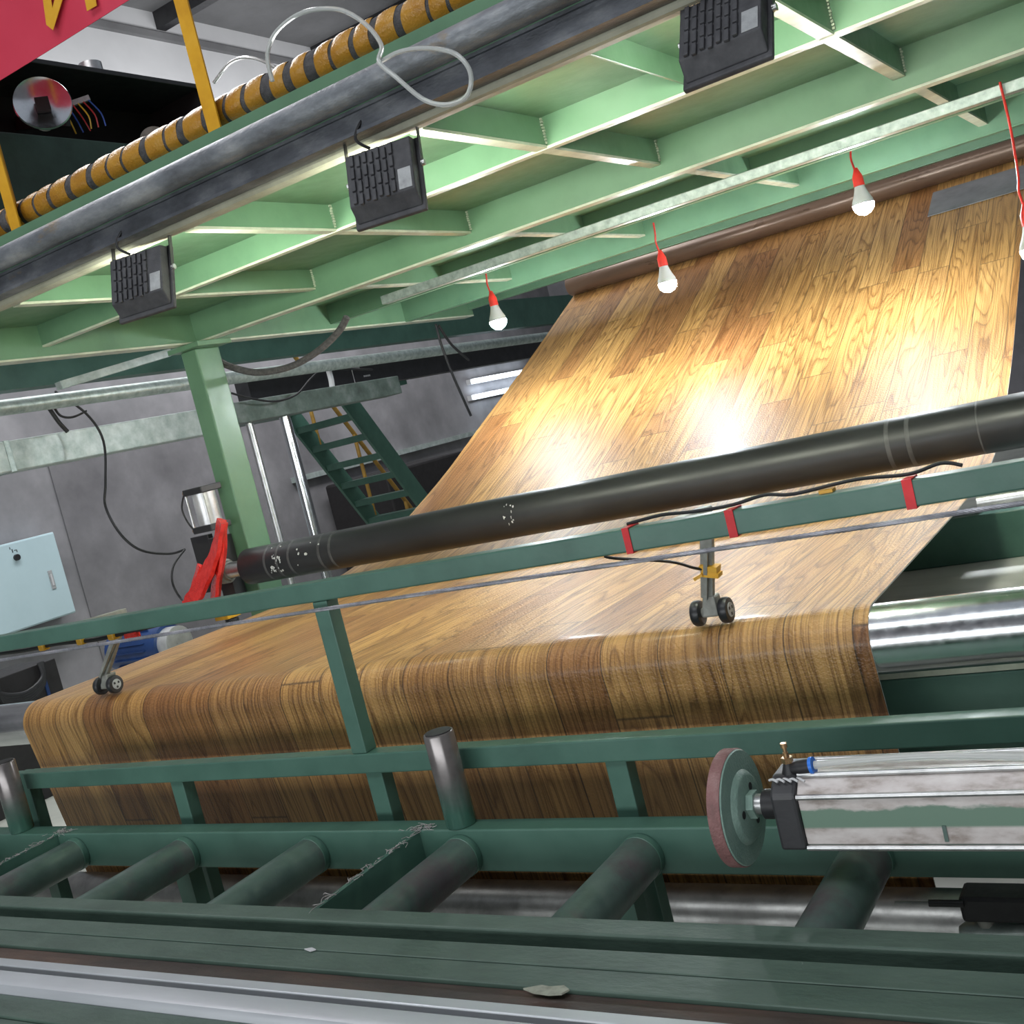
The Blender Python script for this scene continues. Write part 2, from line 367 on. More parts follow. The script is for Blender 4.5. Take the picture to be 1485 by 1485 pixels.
# ------------------------------------------------------------------ printed vinyl sheet
prof = []
prof.append((2.02, 0.381))
for a in range(-90, 9, 14): prof.append((2.02 + 0.064*math.cos(math.radians(a)), 0.445 + 0.064*math.sin(math.radians(a))))
rc, zc, rr = 2.08, 0.978, 0.070
for a in range(188, 89, -7): prof.append((rc + rr*math.cos(math.radians(a)), zc + rr*math.sin(math.radians(a))))
raw = [(2.10,1.048),(2.6,1.046),(3.1,1.046),(3.4,1.055),(3.62,1.075),(3.9,1.135),(4.17,1.228),(4.5,1.357),(4.93,1.55),(5.47,1.79),(6.0,2.04),(6.35,2.205),(6.6,2.32),(6.85,2.52),(7.0,2.8)]
def catmull(P, k):
    Q = []
    for i in range(len(P)-1):
        a, b, c, d = [Vector((p[0], p[1], 0)) for p in (P[max(i-1,0)], P[i], P[i+1], P[min(i+2,len(P)-1)])]
        for j in range(k):
            u = j/k; w = 0.5*((2*b)+(c-a)*u+(2*a-5*b+4*c-d)*u*u+(3*b-a-3*c+d)*u**3); Q.append((w.x, w.y))
    Q.append(P[-1]); return Q
prof += catmull(raw, 10)
SX0, SX1, TH = -3.2, -0.607, 0.003
def sheet_mesh(name, off, mat, parent):
    nx = 8; vs = []; fs = []; uvs = []
    s = 0.0; L = []
    for i, p in enumerate(prof):
        if i: s += math.hypot(p[0]-prof[i-1][0], p[1]-prof[i-1][1])
        L.append(s)
    for i, p in enumerate(prof):
        a = prof[max(i-1,0)]; b = prof[min(i+1,len(prof)-1)]
        t = Vector((b[0]-a[0], b[1]-a[1])).normalized(); n = Vector((-t.y, t.x))
        for k in range(nx+1):
            x = SX0 + (SX1-SX0)*k/nx
            vs.append((x, p[0]+n.x*off, p[1]+n.y*off)); uvs.append((x, L[i]))
    for i in range(len(prof)-1):
        for k in range(nx):
            q = i*(nx+1)+k; fs.append([q, q+1, q+nx+2, q+nx+1])
    me = bpy.data.meshes.new(name); me.from_pydata(vs, [], fs)
    uvl = me.uv_layers.new(name='UVMap')
    for lp in me.loops: uvl.data[lp.index].uv = uvs[lp.vertex_index]
    me.shade_smooth(); me.materials.append(M[mat])
    o = bpy.data.objects.new(name, me); COL.objects.link(o); o.parent = parent
    return o
sheet = thing('vinyl_flooring_sheet', 'wide glossy wood plank patterned vinyl sheet running over the rollers', 'flooring')
sheet_mesh('printed_surface', 0.0, 'wood', sheet)
bk = sheet_mesh('backing_layer', -0.0015, 'backing', sheet)
sol = bk.modifiers.new('thickness', 'SOLIDIFY'); sol.thickness = 0.002; sol.offset = -1
gp = MB().bar((-1.05, 6.02, 2.055), (-0.607, 6.02, 2.055), 0.30, 0.004, up=(0, -0.42, 0.9)).build('splice_sheet', 'greypatch', smooth=False, loc=(-0.85, 6.22, 2.15))
tag(gp, 'grey splice sheet lying across the top right of the wood sheet', 'sheet')

# ------------------------------------------------------------------ rollers
def roller(name, label, y, z, r, x0, x1, mat, jr=0.03):
    t = thing(name, label, 'roller', (0.5*(x0+x1), y, z))
    MB().lathe((x0, y, z), (1,0,0), [(0, r*0.93), (0.006, r), (x1-x0-0.006, r), (x1-x0, r*0.93)], 64).build('barrel', mat, t)
    for s, x in ((-1, x0), (1, x1)):
        MB().cyl((x, y, z), (x+s*0.16, y, z), jr, 24).build('journal', 'steel', t)
    return t
roller('chrome_roller', 'polished chrome roller carrying the fold of the wood sheet', 2.08, 0.978, 0.0662, -3.75, 0.45, 'chrome')
roller('lower_chrome_roller', 'low chrome roller glinting behind the green slanted tubes', 2.02, 0.445, 0.060, -3.7, 0.45, 'dullchrome')
roller('guide_roller', 'chrome guide roller with wood reflection painted brown at the top end of the wood sheet', 6.235, 2.222, 0.062, -3.2, 0.6, 'woodrefl')
for o_ in list(bpy.data.objects['guide_roller'].children):
    if o_.name.startswith('journal'): bpy.data.objects.remove(o_)
br = roller('black_rubber_roller', 'long matt black rubber roller above the wood sheet', 3.5, 1.185, 0.0785, -3.63, 0.35, 'rubber', 0.035)
for x in (-3.47, -3.40, -3.33, -3.16, -3.10, -0.86, -0.80, -0.60):
    wd = 0.012 if x != -0.60 else 0.004
    MB().lathe((x, 3.5, 1.185), (1,0,0), [(0, 0.0786), (0.001, 0.0790), (wd, 0.0790), (wd+0.001, 0.0786)], 64).build('worn_band', worn('worn_band_grey', (0.075, 0.075, 0.08), rough=0.5, scale=30) if x == -3.47 else bpy.data.materials['worn_band_grey'], br)
def flake(x, ang, sx, sz):
    # paint flake lying on the barrel
    m = MB(); k = 7; pts = []
    for i in range(k):
        a = 2*math.pi*i/k; rr_ = random.uniform(0.5, 1.0)
        pts.append((x + sx*rr_*math.cos(a), ang + sz*rr_*math.sin(a)/0.079))
    for R_ in (0.0780, 0.0796):
        for px_, an in pts: m.v.append((px_, 3.5 - R_*math.cos(an), 1.185 + R_*math.sin(an)))
    m.f.append(list(range(k))); m.f.append(list(reversed(range(k, 2*k))))
    for i in range(k): m.f.append([i, (i+1) % k, k+(i+1) % k, k+i])
    m.build('paint_flake', 'paintmark', br, smooth=False)
for i in range(26): flake(-3.40 + random.gauss(0, 0.02), random.uniform(-0.5, 1.0), random.uniform(0.002, 0.007), random.uniform(0.002, 0.009))
for x, a, s in ((-3.42, -0.2, 0.013), (-3.27, 0.55, 0.006), (-3.26, 0.3, 0.007), (-3.22, 0.2, 0.009), (-3.15, 0.6, 0.006), (-3.2, 0.8, 0.004), (-3.28, -0.3, 0.004)): flake(x, a, s, s)
for i in range(12): flake(-2.22 + random.gauss(0, 0.02), random.uniform(-0.4, 0.75), random.uniform(0.002, 0.005), random.uniform(0.003, 0.008))

# ------------------------------------------------------------------ platform overhead
pf = thing('steel_platform', 'green steel platform overhead seen from below with ribs and deck', 'platform', (-3.68, 3.65, 0.0))
PX0, PX1 = -3.80, 1.3
MB().box(PX0, PX1, 2.19, 5.9, 2.315, 2.323).build('deck_plate', 'green', pf, smooth=False)
MB().box(PX0, PX1, 2.19, 2.205, 2.323, 2.42).build('toe_board', 'green', pf, smooth=False)
def xbeam(name, y, x0, x1, z0, z1, fl, mat='green', fmat='white_edge'):
    b = MB().box(x0, x1, y, y+0.012, z0, z1).build(name, mat, pf, smooth=False)
    f = MB().box(x0, x1, y, y+fl, z0-0.008, z0-0.0005).build('bottom_flange', fmat, b, smooth=False)
    return b
def ybeam(name, x, y0, y1, z0, z1, fl, fmat='white_edge'):
    b = MB().box(x-0.010, x, y0, y1, z0, z1).build(name, 'green', pf, smooth=False)
    f = MB().box(x-fl, x, y0, y1, z0-0.008, z0-0.0005).build('bottom_flange', fmat, b, smooth=False)
    return b
M['tan'] = worn('front_beam_painted_lit', (0.33, 0.33, 0.26), (0.26, 0.26, 0.20), (0.40, 0.40, 0.32), 0.5, scale=9)  # green beam; the light falling on it is put into this tan
MB().box(PX0, PX1, 2.195, 2.245, 2.232, 2.314).build('front_beam', 'tan', pf, bevel=0.012)
xbeam('purlin', 2.84, PX0+0.09, PX1, 2.238, 2.315, 0.030)
xbeam('main_beam', 3.62, PX0+0.06, PX1, 2.196, 2.315, 0.055)
xbeam('purlin', 4.55, PX0+0.09, PX1, 2.225, 2.315, 0.04, 'green', 'green')
xbeam('rear_beam', 5.19, PX0+0.06, PX1, 2.198, 2.315, 0.05, 'green', 'green')
xbeam('rear_fascia', 5.86, PX0+0.06, PX1, 2.235, 2.315, 0.04, 'green', 'green')
ybeam('end_beam', -3.71, 2.25, 5.9, 2.196, 2.315, 0.07)
for x in (-2.98, -2.20, -1.425, -0.625, 0.165, 0.955):
    ybeam('cross_beam', x, 2.246, 2.839, 2.240, 2.3145, 0.036)
    ybeam('cross_beam', x, 2.853, 3.619, 2.240, 2.3145, 0.036)
    ybeam('cross_beam', x, 3.633, 5.189, 2.240, 2.3145, 0.036)
for x in (-1.0, 0.56):
    MB().box(x-0.006, x, 2.246, 2.839, 2.252, 2.3145).build('stiffener_plate', 'green', pf, smooth=False)
# small weld beads in the corners
for x in (-2.98, -2.20, -1.425, -0.625):
    for y in (2.84, 3.62):
        m = MB()
        for k in range(9): m.box(x, x+0.004+0.003*random.random(), y-0.006-0.003*random.random(), y, 2.243+k*0.008, 2.2485+k*0.008)
        m.build('weld_bead', 'white_edge', pf, smooth=False)
# supporting post
MB().box(-3.805, -3.710, 3.60, 3.745, 0.0, 2.1645).build('post', 'green', pf, bevel=0.006)
MB().box(-3.835, -3.64, 3.555, 3.76, 2.165, 2.187).build('cap_plate', 'green', pf, bevel=0.003)
MB().box(-3.86, -3.65, 3.54, 3.775, 0.0, 0.015).build('base_plate', 'green', pf)
MB().box(1.0, 1.095, 3.60, 3.695, 0.0, 2.187).build('post', 'green', pf, bevel=0.006)
MB().box(1.0, 1.095, 5.22, 5.315, 0.0, 2.19).build('post', 'green', pf, bevel=0.006)
# galvanised strip under the deck
tag(MB().box(-2.98, PX1, 4.03, 4.075, 2.150, 2.187).build('galvanised_rail', 'galv', smooth=False, loc=(-0.9, 4.05, 2.15), bevel=0.003), 'galvanised steel rail hung under the platform behind its main beam', 'rail')
# pipe and channel along the platform front
tag(MB().cyl((PX0-0.9, 2.125, 2.335), (PX1, 2.125, 2.335), 0.031, 32).build('edge_pipe', 'pipe', loc=(-1.2, 2.125, 2.335)), 'scuffed dark steel pipe along the front edge of the platform', 'pipe')
ch = tag(MB().prism([(2.135,2.248),(2.189,2.248),(2.189,2.303),(2.135,2.303),(2.135,2.296),(2.145,2.296),(2.145,2.256),(2.135,2.256)], 'x', PX0-0.9, PX1).build('edge_channel', 'darkpipe', smooth=False, loc=(-1.2, 2.16, 2.25)), 'dark steel channel running right below the scuffed pipe', 'channel')

# padded handrail pipe with spiral of amber tape
pad = thing('padded_rail', 'grey foam padded rail wrapped in stripes of amber tape', 'rail', (-1.6, 2.27, 2.47))
RY, RZ, RR = 2.290, 2.490, 0.035
m = MB().cyl((-4.2, RY, RZ), (0.2, RY, RZ), RR, 28); m.build('foam_sleeve', 'foam', pad)
x = -4.18; tm = None
while x < 0.15:
    wdt = random.choice((0.045, 0.055, 0.06, 0.07)); gap = random.choice((0.010, 0.016, 0.022, 0.026, 0.034)) if x > -3.3 else 0.012
    m = MB(); seg = 28; n = 4
    for k in range(n+1):
        xx = x + wdt*k/n
        rr_ = RR + (0.0035 if 0 < k < n else 0.0012)
        for i in range(seg):
            a = 2*math.pi*i/seg; sl = 0.012*math.sin(a)
            m.v.append((xx + sl, RY + rr_*math.cos(a)*(1+0.03*math.sin(5*a+x*90)), RZ + rr_*math.sin(a)*(1+0.03*math.cos(4*a+x*70))))
    for k in range(n):
        for i in range(seg):
            j = (i+1) % seg; m.f.append([k*seg+i, (k+1)*seg+i, (k+1)*seg+j, k*seg+j])
    m.build('tape_wrap', 'tape', pad)
    x += wdt + gap
# yellow angle-iron posts
def ypost(x, label):
    o = MB().prism([(x-0.022, 2.222), (x+0.022, 2.222), (x+0.022, 2.227), (x-0.016, 2.227), (x-0.016, 2.262), (x-0.022, 2.262)], 'z', 2.4245, 3.4).build('railing_post', 'yellow', smooth=False, loc=(x, 2.235, 2.4245))
    return tag(o, label, 'post', 'yellow railing posts')
M['yellow_d'] = worn('dull_yellow_paint', (0.30, 0.17, 0.03), rough=0.5, scale=10)  # duller yellow for the stair handrail
ypost(-2.02, 'yellow angle iron railing post right of the red banner')
ypost(-2.875, 'yellow angle iron railing post under the left end of the red banner')
# red banner
bn = thing('banner', 'red cloth banner with yellow lettering hung on the railing', 'banner', (-2.7, 2.21, 2.8))
m = MB(); nx, nz = 60, 14
for side in (0, 1):
    for i in range(nx+1):
        for k in range(nz+1):
            xx = -4.6 + 3.4*i/nx; zz = 2.822 + 0.75*k/nz
            yy = 2.205 + 0.006*math.sin(xx*5.0+zz*3) + 0.004*math.sin(zz*22+xx*1.2)
            m.v.append((xx, yy + side*0.002, zz + 0.004*math.sin(xx*4)))
NB = (nx+1)*(nz+1)
for side in (0, 1):
    for i in range(nx):
        for k in range(nz):
            q = side*NB + i*(nz+1)+k; m.f.append([q, q+nz+1, q+nz+2, q+1])
for i in range(nx):
    for k in (0, nz):
        q = i*(nz+1)+k; m.f.append([q, q+nz+1, NB+q+nz+1, NB+q])
m.build('cloth', 'banner', bn)
def glyph(poly):
    MB().prism(poly, 'y', 2.190, 2.1915).build('letter_stroke', 'yellow', bn, smooth=False)
glyph([(-2.461, 2.979), (-2.468, 2.936), (-2.481, 2.874), (-2.461, 2.852), (-2.396, 2.907), (-2.359, 2.938), (-2.392, 2.951), (-2.441, 2.903), (-2.430, 2.967)]); glyph([(-2.309, 2.917), (-2.317, 2.846), (-2.277, 2.845), (-2.270, 2.901)])

# ------------------------------------------------------------------ floodlights
def make_flood(label):
    t = thing('floodlight', label, 'floodlight', (0,0,0), 'floodlights under the platform edge', local=True)
    w, h = 0.096, 0.098
    MB().box(-w, w, 0.012, 0.026, -h, h).build('front_frame', 'flood', t, bevel=0.004)
    MB().box(-w+0.012, w-0.012, 0.0265, 0.029, -h+0.012, h-0.012).build('light_panel', 'floodglass', t, smooth=False)
    hb = MB().prism([(0.011, -h+0.012), (0.011, h-0.006), (-0.026, h-0.016), (-0.026, -h+0.042)], 'x', -w+0.008, w-0.008).build('housing', 'flood', t, bevel=0.003)
    for i in range(7):
        x = -0.075 + i*0.0175
        for k in range(4):
            z0 = h-0.020 - k*0.034 - (0.006 if i % 2 else 0.0)
            MB().box(x, x+0.011, -0.033, -0.0255, z0-0.030, z0).build('fin', 'flood', hb, bevel=0.002)
    MB().box(0.048, 0.082, -0.0275, -0.0262, -0.052, 0.002).build('rating_sticker', 'sticker', t, smooth=False)
    for s in (-1, 1):
        MB().bar((s*(w+0.003), 0.012, 0.02), (s*(w+0.003), 0.004, h+0.045), 0.003, 0.014, up=(0,1,0)).build('bracket_arm', 'blackm', t)
        MB().cyl((s*(w+0.001), 0.012, 0.025), (s*(w+0.010), 0.012, 0.025), 0.008, 12).build('bracket_bolt', 'steel', t)
    MB().box(-w-0.004, w+0.004, -0.004, 0.011, h+0.045, h+0.048).build('bracket_bar', 'blackm', t)
    MB().tube([(-0.02, -0.02, h-0.012), (-0.045, -0.045, h+0.01), (-0.02, -0.05, h+0.05), (0.0, -0.02, h+0.075)], 0.004).build('power_cable', 'black', t)
    return t
f1 = make_flood('black floodlight hanging nearest the green post')
f1.location = (-2.342, 2.15, 2.128); f1.rotation_euler = (math.radians(-20), 0, math.radians(14)); f1.scale = (0.93, 0.93, 0.93)
f2 = dup(f1, (-1.497, 2.15, 2.130), (math.radians(-20), 0, math.radians(14)), 'black floodlight hanging in the middle below the clear hose loop')
f3 = dup(f1, (-0.665, 2.15, 2.145), (math.radians(-34), 0, math.radians(0)), 'black floodlight cut by the top edge of the picture')

# ------------------------------------------------------------------ light bulbs
def make_bulb(label):
    t = thing('light_bulb', label, 'bulb', (0,0,0), 'bulbs hung under the platform', local=True)
    MB().lathe((0,0,-0.06), (0,0,1), [(0.0, 0.004), (0.006, 0.02), (0.018, 0.031), (0.032, 0.035), (0.037, 0.0348)], 24).build('globe', 'bulb', t)
    MB().lathe((0,0,-0.0225), (0,0,1), [(0, 0.0352), (0.012, 0.0335), (0.03, 0.025), (0.045, 0.020), (0.06, 0.016)], 24).build('bulb_base', 'white', t)
    MB().lathe((0,0,0.038), (0,0,1), [(0, 0.018), (0.03, 0.017), (0.048, 0.010), (0.06, 0.006)], 18).build('lamp_holder', 'redplug', t)
    MB().tube([(-0.004,0,0.097), (-0.008,0,0.13), (-0.003,0,0.16), (0,0,0.20)], 0.0035).build('flex_wire', 'redplug', t)
    return t
b1 = make_bulb('lit bulb on a red holder, nearest the LED tubes')
b1.location = (-2.854, 4.74, 2.034); b1.scale = (1.2, 1.2, 1.2)
b2 = dup(b1, (-1.959, 4.74, 1.977), (0,0,0), 'lit bulb on a red holder in the middle of the row')
b3 = dup(b1, (-1.072, 4.74, 2.053), (0,0,0), 'lit bulb on a red holder by the grey splice sheet')
b4 = dup(b1, (-0.425, 4.0, 1.69), (0,0,0), 'lit bulb at the right picture edge beside the wood sheet')

MB().tube([(0, 0, 0.201), (0.003, 0, 0.30), (0, 0, 0.415)], 0.0035).build('flex_wire', 'redplug', b4)
ORIGIN[b4.name] = Vector((0, 0, 0))

# ------------------------------------------------------------------ guard frame in front of the sheet
gf = thing('guard_rail_frame', 'green square tube guard rail in front of the wood sheet', 'railing', (-1.2, 1.76, 0.8))
G0, G1 = -3.6, 0.5
MB().box(G0, G1, 1.74, 1.78, 1.269, 1.310).build('top_rail', 'teal', gf, bevel=0.003)
MB().box(-2.835, G1, 1.74, 1.78, 0.889, 0.933).build('middle_rail', 'teal', gf, bevel=0.003)
MB().prism([(1.7805,0.8875),(1.7805,0.8845),(1.985,0.853),(1.985,0.857)], 'x', -3.3, 0.45).build('added_shade_plate', 'teal', gf, smooth=False)  # unseen sloped plate added to shade the lower sheet
for x in (-1.637,):
    MB().box(x-0.02, x+0.02, 1.742, 1.778, 0.9335, 1.2685).build('post', 'teal', gf, bevel=0.002)
for x in (-2.86, -2.246, -1.62, -1.036, 0.2):
    MB().box(x-0.022, x+0.022, 1.75, 1.785, 0.30, 0.8885 if x > -2.8 else 0.93).build('lower_post', 'teal', gf, bevel=0.002)
# red tapes, cable and ties on the top rail
def wrap(x, w, mat, name, label):
    m = MB()
    lo = (1.7375, 1.2665); hi = (1.7825, 1.3125)
    o = MB().box(x, x+w, 1.7375, 1.7395, 1.2665, 1.3125).box(x, x+w, 1.7395, 1.7825, 1.3105, 1.3125).box(x, x+w, 1.7805, 1.7825, 1.2665, 1.3105).box(x, x+w, 1.7395, 1.7805, 1.2665, 1.2685)
    return tag(o.build(name, mat, smooth=False, loc=(x, 1.76, 1.245)), label, 'tape', 'red tape bands on the top rail')
wrap(-0.905, 0.013, 'red', 'red_tape_band', 'narrow red tape band left of the wheeled bracket on the guard rail')
wrap(-0.713, 0.015, 'red', 'red_tape_band', 'red tape band just right of the wheeled bracket on the guard rail')
wrap(-0.425, 0.015, 'red', 'red_tape_band', 'red tape band nearest the right picture edge on the guard rail')
tag(MB().tube([(-0.91,1.775,1.314),(-0.84,1.77,1.320),(-0.78,1.765,1.317),(-0.71,1.77,1.316),(-0.65,1.77,1.323),(-0.60,1.765,1.317),(-0.50,1.77,1.322),(-0.42,1.77,1.316),(-0.37,1.77,1.324),(-0.34,1.765,1.316)], 0.003).build('black_cable', 'black', loc=(-0.6,1.77,1.315)), 'black cable lying on the guard rail under the red tapes', 'cable')
tag(MB().box(-0.557,-0.535,1.755,1.775,1.3105,1.3155).build('yellow_tie', 'yellow', loc=(-0.546,1.765,1.311)), 'small yellow tape tie on top of the guard rail', 'tape')
# wire rope in front of the rail
rp = thing('wire_rope', 'twisted steel wire rope stretched in front of the guard rail', 'rope', (-1.2, 1.70, 1.25))
for s in range(6):
    m = MB(); pts = []
    n = 420
    for i in range(n+1):
        xx = -3.3 + 3.6*i/n; zz = 1.257 + 0.002*math.cos((xx+1.2)*1.7)
        a = 2*math.pi*(s/6.0) + xx*150
        pts.append((xx, 1.70 + 0.0026*math.cos(a), zz + 0.0026*math.sin(a)))
    m.tube(pts, 0.0019, 6, 0).build('strand', 'rope', rp)

tag(MB().tube([(-3.4,1.79,1.262),(-3.0,1.79,1.260),(-2.75,1.79,1.256),(-2.6,1.79,1.260),(-2.45,1.79,1.255),(-2.3,1.79,1.262),(-2.2,1.79,1.268)], 0.006).build('black_cable', 'black', loc=(-2.7,1.79,1.26)), 'black cable tied under the left end of the guard rail', 'cable')
for x_, l_ in ((-2.66, 'yellow tie at the left picture edge under the guard rail'), (-2.50, 'yellow tie left of the small wheeled bracket under the guard rail'), (-2.375, 'yellow tie by the arm of the small wheeled bracket')):
    tag(MB().box(x_-0.012, x_+0.012, 1.778, 1.80, 1.248, 1.268).build('yellow_tie', 'yellow', bevel=0.004, loc=(x_,1.79,1.248)), l_, 'tie')
tag(MB().box(-2.335, -2.285, 1.785, 1.80, 1.240, 1.262).build('red_tie', 'redwrap', bevel=0.005, loc=(-2.31,1.79,1.24)), 'red film tie under the left part of the guard rail', 'tie')

# ------------------------------------------------------------------ wheeled brackets pressing the sheet
def wheel_unit(label, cx, lean, xoff):
    t = thing('wheel_bracket', label, 'wheel bracket', (cx, 2.05, 1.05), 'wheel brackets on the sheet fold')
    zc_ = 1.0755; yc_ = 2.048
    for s in (-1, 1):
        x = cx + s*0.030
        w = MB().lathe((x-0.0095, yc_, zc_), (1,0,0), [(0,0.017),(0.001,0.024),(0.005,0.0262),(0.014,0.0262),(0.018,0.024),(0.019,0.017)], 32).build('wheel', 'rubber', t)
        MB().lathe((x+s*0.0096-0.001, yc_, zc_), (1,0,0), [(0,0.015),(0.002,0.0145)], 24).build('hub', 'sticker', w)
        for k in range(3):
            a = 2*math.pi*k/3+0.5
            MB().box(x+s*0.0108-0.0004, x+s*0.0108+0.0004, yc_+0.008*math.cos(a)-0.003, yc_+0.008*math.cos(a)+0.003, zc_+0.008*math.sin(a)-0.003, zc_+0.008*math.sin(a)+0.003).build('hub_hole_shade', 'black', w, smooth=False)  # solid dark piece, the hole's shade is its colour
    MB().cyl((cx-0.02, yc_, zc_), (cx+0.02, yc_, zc_), 0.010, 16).build('axle', 'arm', t)
    MB().prism([(cx-0.018, zc_-0.008), (cx+0.018, zc_-0.008), (cx+0.014+xoff*0.1, zc_+0.034), (cx-0.012+xoff*0.1, zc_+0.034)], 'y', yc_-0.016, yc_+0.016).build('fork_block', 'arm', t, bevel=0.004)
    tx = cx + xoff
    MB().bar((cx, yc_-0.004, zc_+0.03), (tx, yc_-0.02, 1.262), 0.026, 0.014, up=(0,1,0)).build('arm', 'arm', t, bevel=0.002)
    MB().bar((cx, yc_-0.017, zc_+0.03), (tx-xoff*0.3, yc_-0.031, 1.20), 0.008, 0.008).build('arm_rib', 'arm', t)
    MB().bar((tx, yc_-0.01, 1.275), (tx, 1.7805, 1.285), 0.026, 0.026).build('mounting_bar', 'arm', t, bevel=0.002)
    return t
wheel_unit('grey wheeled bracket with yellow tape resting on the sheet fold', -0.912, True, 0.042)
wheel_unit('small grey wheeled bracket at the left end of the sheet fold', -2.803, True, 0.17)
yt = MB()
for k in range(5):
    yt.bar((-0.8875, 2.0325-0.0003*k, 1.150+0.0045*k), (-0.8865, 2.0322-0.0003*k, 1.1545+0.0045*k), 0.034+0.003*math.sin(k*2.1), 0.024+0.002*math.cos(k*1.7), up=(0,1,0))
yt.bar((-0.902, 2.018, 1.158), (-0.918, 2.012, 1.152), 0.010, 0.006)
tag(yt.build('yellow_tape_wrap', 'yellow', loc=(-0.888,2.03,1.15)), 'yellow tape wrapped round the arm of the right wheeled bracket', 'tape')
tag(MB().tube([(-0.975,1.785,1.262),(-0.96,1.80,1.252),(-0.93,1.95,1.205),(-0.912,2.008,1.176),(-0.9,2.022,1.168)], 0.003).build('sensor_wire', 'black', loc=(-0.95,1.8,1.2)), 'thin dark wire from the rail to the yellow tape wrap', 'wire')

# ------------------------------------------------------------------ roller bed: rails, slanted tubes, uprights
bed = thing('roller_bed', 'green roller bed of two rails with short tubes between', 'roller bed', (-1.3, 1.5, 0.0))
B0, B1 = -3.7, 0.4
MB().box(B0, B1, 1.655, 1.705, 0.715, 0.80).build('rear_rail', 'teal', bed, bevel=0.003)
MB().box(B0, B1, 1.302, 1.346, 0.74, 0.80).build('front_rail', 'bench', bed, bevel=0.003)
for x in (-2.20, -1.04, 0.1):
    MB().box(x-0.025, x+0.025, 1.66, 1.70, 0.0, 0.7145).build('leg', 'teal', bed)
for x in (-3.35, -2.952, -2.556, -2.152, -1.750, -1.357, -0.969, -0.575, -0.18):
    tb = MB().cyl((x, 1.3465, 0.750), (x, 1.6545, 0.750), 0.040, 36).build('roller', 'tube_dirty', bed)
    MB().lathe((x, 1.638, 0.750), (0,1,0), [(0,0.0402),(0.001,0.0412),(0.015,0.0412),(0.016,0.0402)], 36).build('end_collar', 'teal', tb)
def upright(x):
    o = MB().lathe((x, 1.682, 0.801), (0,0,1), [(0,0.0295),(0.003,0.0305),(0.185,0.0305),(0.188,0.029)], 40).build('upright_roller', upm, bed)
    MB().cyl((x, 1.682, 0.9892), (x, 1.682, 0.991), 0.026, 32).build('end_cap', 'dark', o)
    return o
def upright_mat():
    m, nt, b = new_mat('steel_upright_green_foot')
    geo = N(nt, 'ShaderNodeNewGeometry'); sep = N(nt, 'ShaderNodeSeparateXYZ'); nt.links.new(geo.outputs['Position'], sep.inputs[0])
    n1 = noise(nt, geo.outputs['Position'], 18, 4)
    h = math_n(nt, 'MULTIPLY_ADD', n1, 0.05, math_n(nt, 'SUBTRACT', sep.outputs[2], 0.80))
    mk = ramp(nt, h, [(0.055, (0, 0, 0)), (0.13, (1, 1, 1))])
    st = ramp(nt, n1, [(0.3, (0.14, 0.125, 0.125)), (0.6, (0.23, 0.21, 0.205))])
    nt.links.new(mix_col(nt, mk, (0.085, 0.20, 0.155), st), b.inputs['Base Color'])
    b.inputs['Roughness'].default_value = 0.24; b.inputs['Metallic'].default_value = 0.5
    return m
upm = upright_mat()
for x in (-2.81, -1.367): upright(x)
# flat cross bars with lint along the top edge
for x in (-2.63, -1.46):
    cb = MB().box(x-0.006, x+0.006, 1.3465, 1.6545, 0.72, 0.797).build('cross_bar', 'teal', bed, smooth=False)
    m = MB()
    for k in range(34):
        y = random.uniform(1.35, 1.65); z = 0.798; p = [(x+random.uniform(-.004,.004), y, z)]
        for q in range(3): p.append((p[-1][0]+random.gauss(0,.005), p[-1][1]+random.gauss(0,.010), z+abs(random.gauss(0.001,.0025))))
        m.tube(p, 0.0007, 4, 3)
    l = m.build('lint', 'lint', cb); l['kind'] = 'stuff'
    m = MB()
    for k in range(30):
        p = [(x+random.gauss(0.01,.015), 1.655+random.uniform(-.004,.02), 0.801)]
        for q in range(3): p.append((p[-1][0]+random.gauss(0,.007), p[-1][1]+random.gauss(0,.004), 0.8015+abs(random.gauss(0,.002))))
        m.tube(p, 0.0006, 4, 3)
    l = m.build('lint', 'lint', cb); l['kind'] = 'stuff'

# ------------------------------------------------------------------ bench edge closest to the camera
be = thing('bench_edge', 'dull green machine bench with aluminium track along the bottom edge', 'bench', (-1.2, 1.15, 0.0))
E0, E1 = -3.6, 0.4
MB().box(E0, E1, 1.215, 1.262, 0.752, 0.800).build('rail_plate', 'bench', be, bevel=0.0015)
MB().box(E0, E1, 1.164, 1.2135, 0.752, 0.799).build('rail_plate', 'bench', be, bevel=0.0015)
MB().box(E0, E1, 1.121, 1.1635, 0.75, 0.793).build('brown_strip', 'brown', be, bevel=0.002)
MB().box(E0, E1, 1.098, 1.1205, 0.75, 0.800).build('aluminium_track', 'alu', be, bevel=0.002)
MB().box(E0, E1, 1.083, 1.0975, 0.75, 0.787).build('track_groove', 'blackm', be, bevel=0.001)
MB().prism([(1.0825,0.75),(1.0825,0.800),(1.055,0.800),(1.046,0.798),(1.0405,0.790),(1.0405,0.75)], 'x', E0, E1).build('aluminium_track', 'alu', be)
MB().box(E0, E1, 0.985, 1.040, 0.74, 0.784).build('rail_plate', 'bench', be, bevel=0.002)
MB().box(E0, E1, 0.92, 0.984, 0.74, 0.780).build('rail_plate', 'bench', be, bevel=0.002)
MB().box(E0, E1, 0.98, 1.30, 0.60, 0.739).build('bench_body', 'bench', be, smooth=False)
for x in (-3.4, -2.0, -0.6): MB().box(x-0.04, x+0.04, 1.0, 1.28, 0.0, 0.5995).build('bench_leg', 'bench', be, smooth=False)
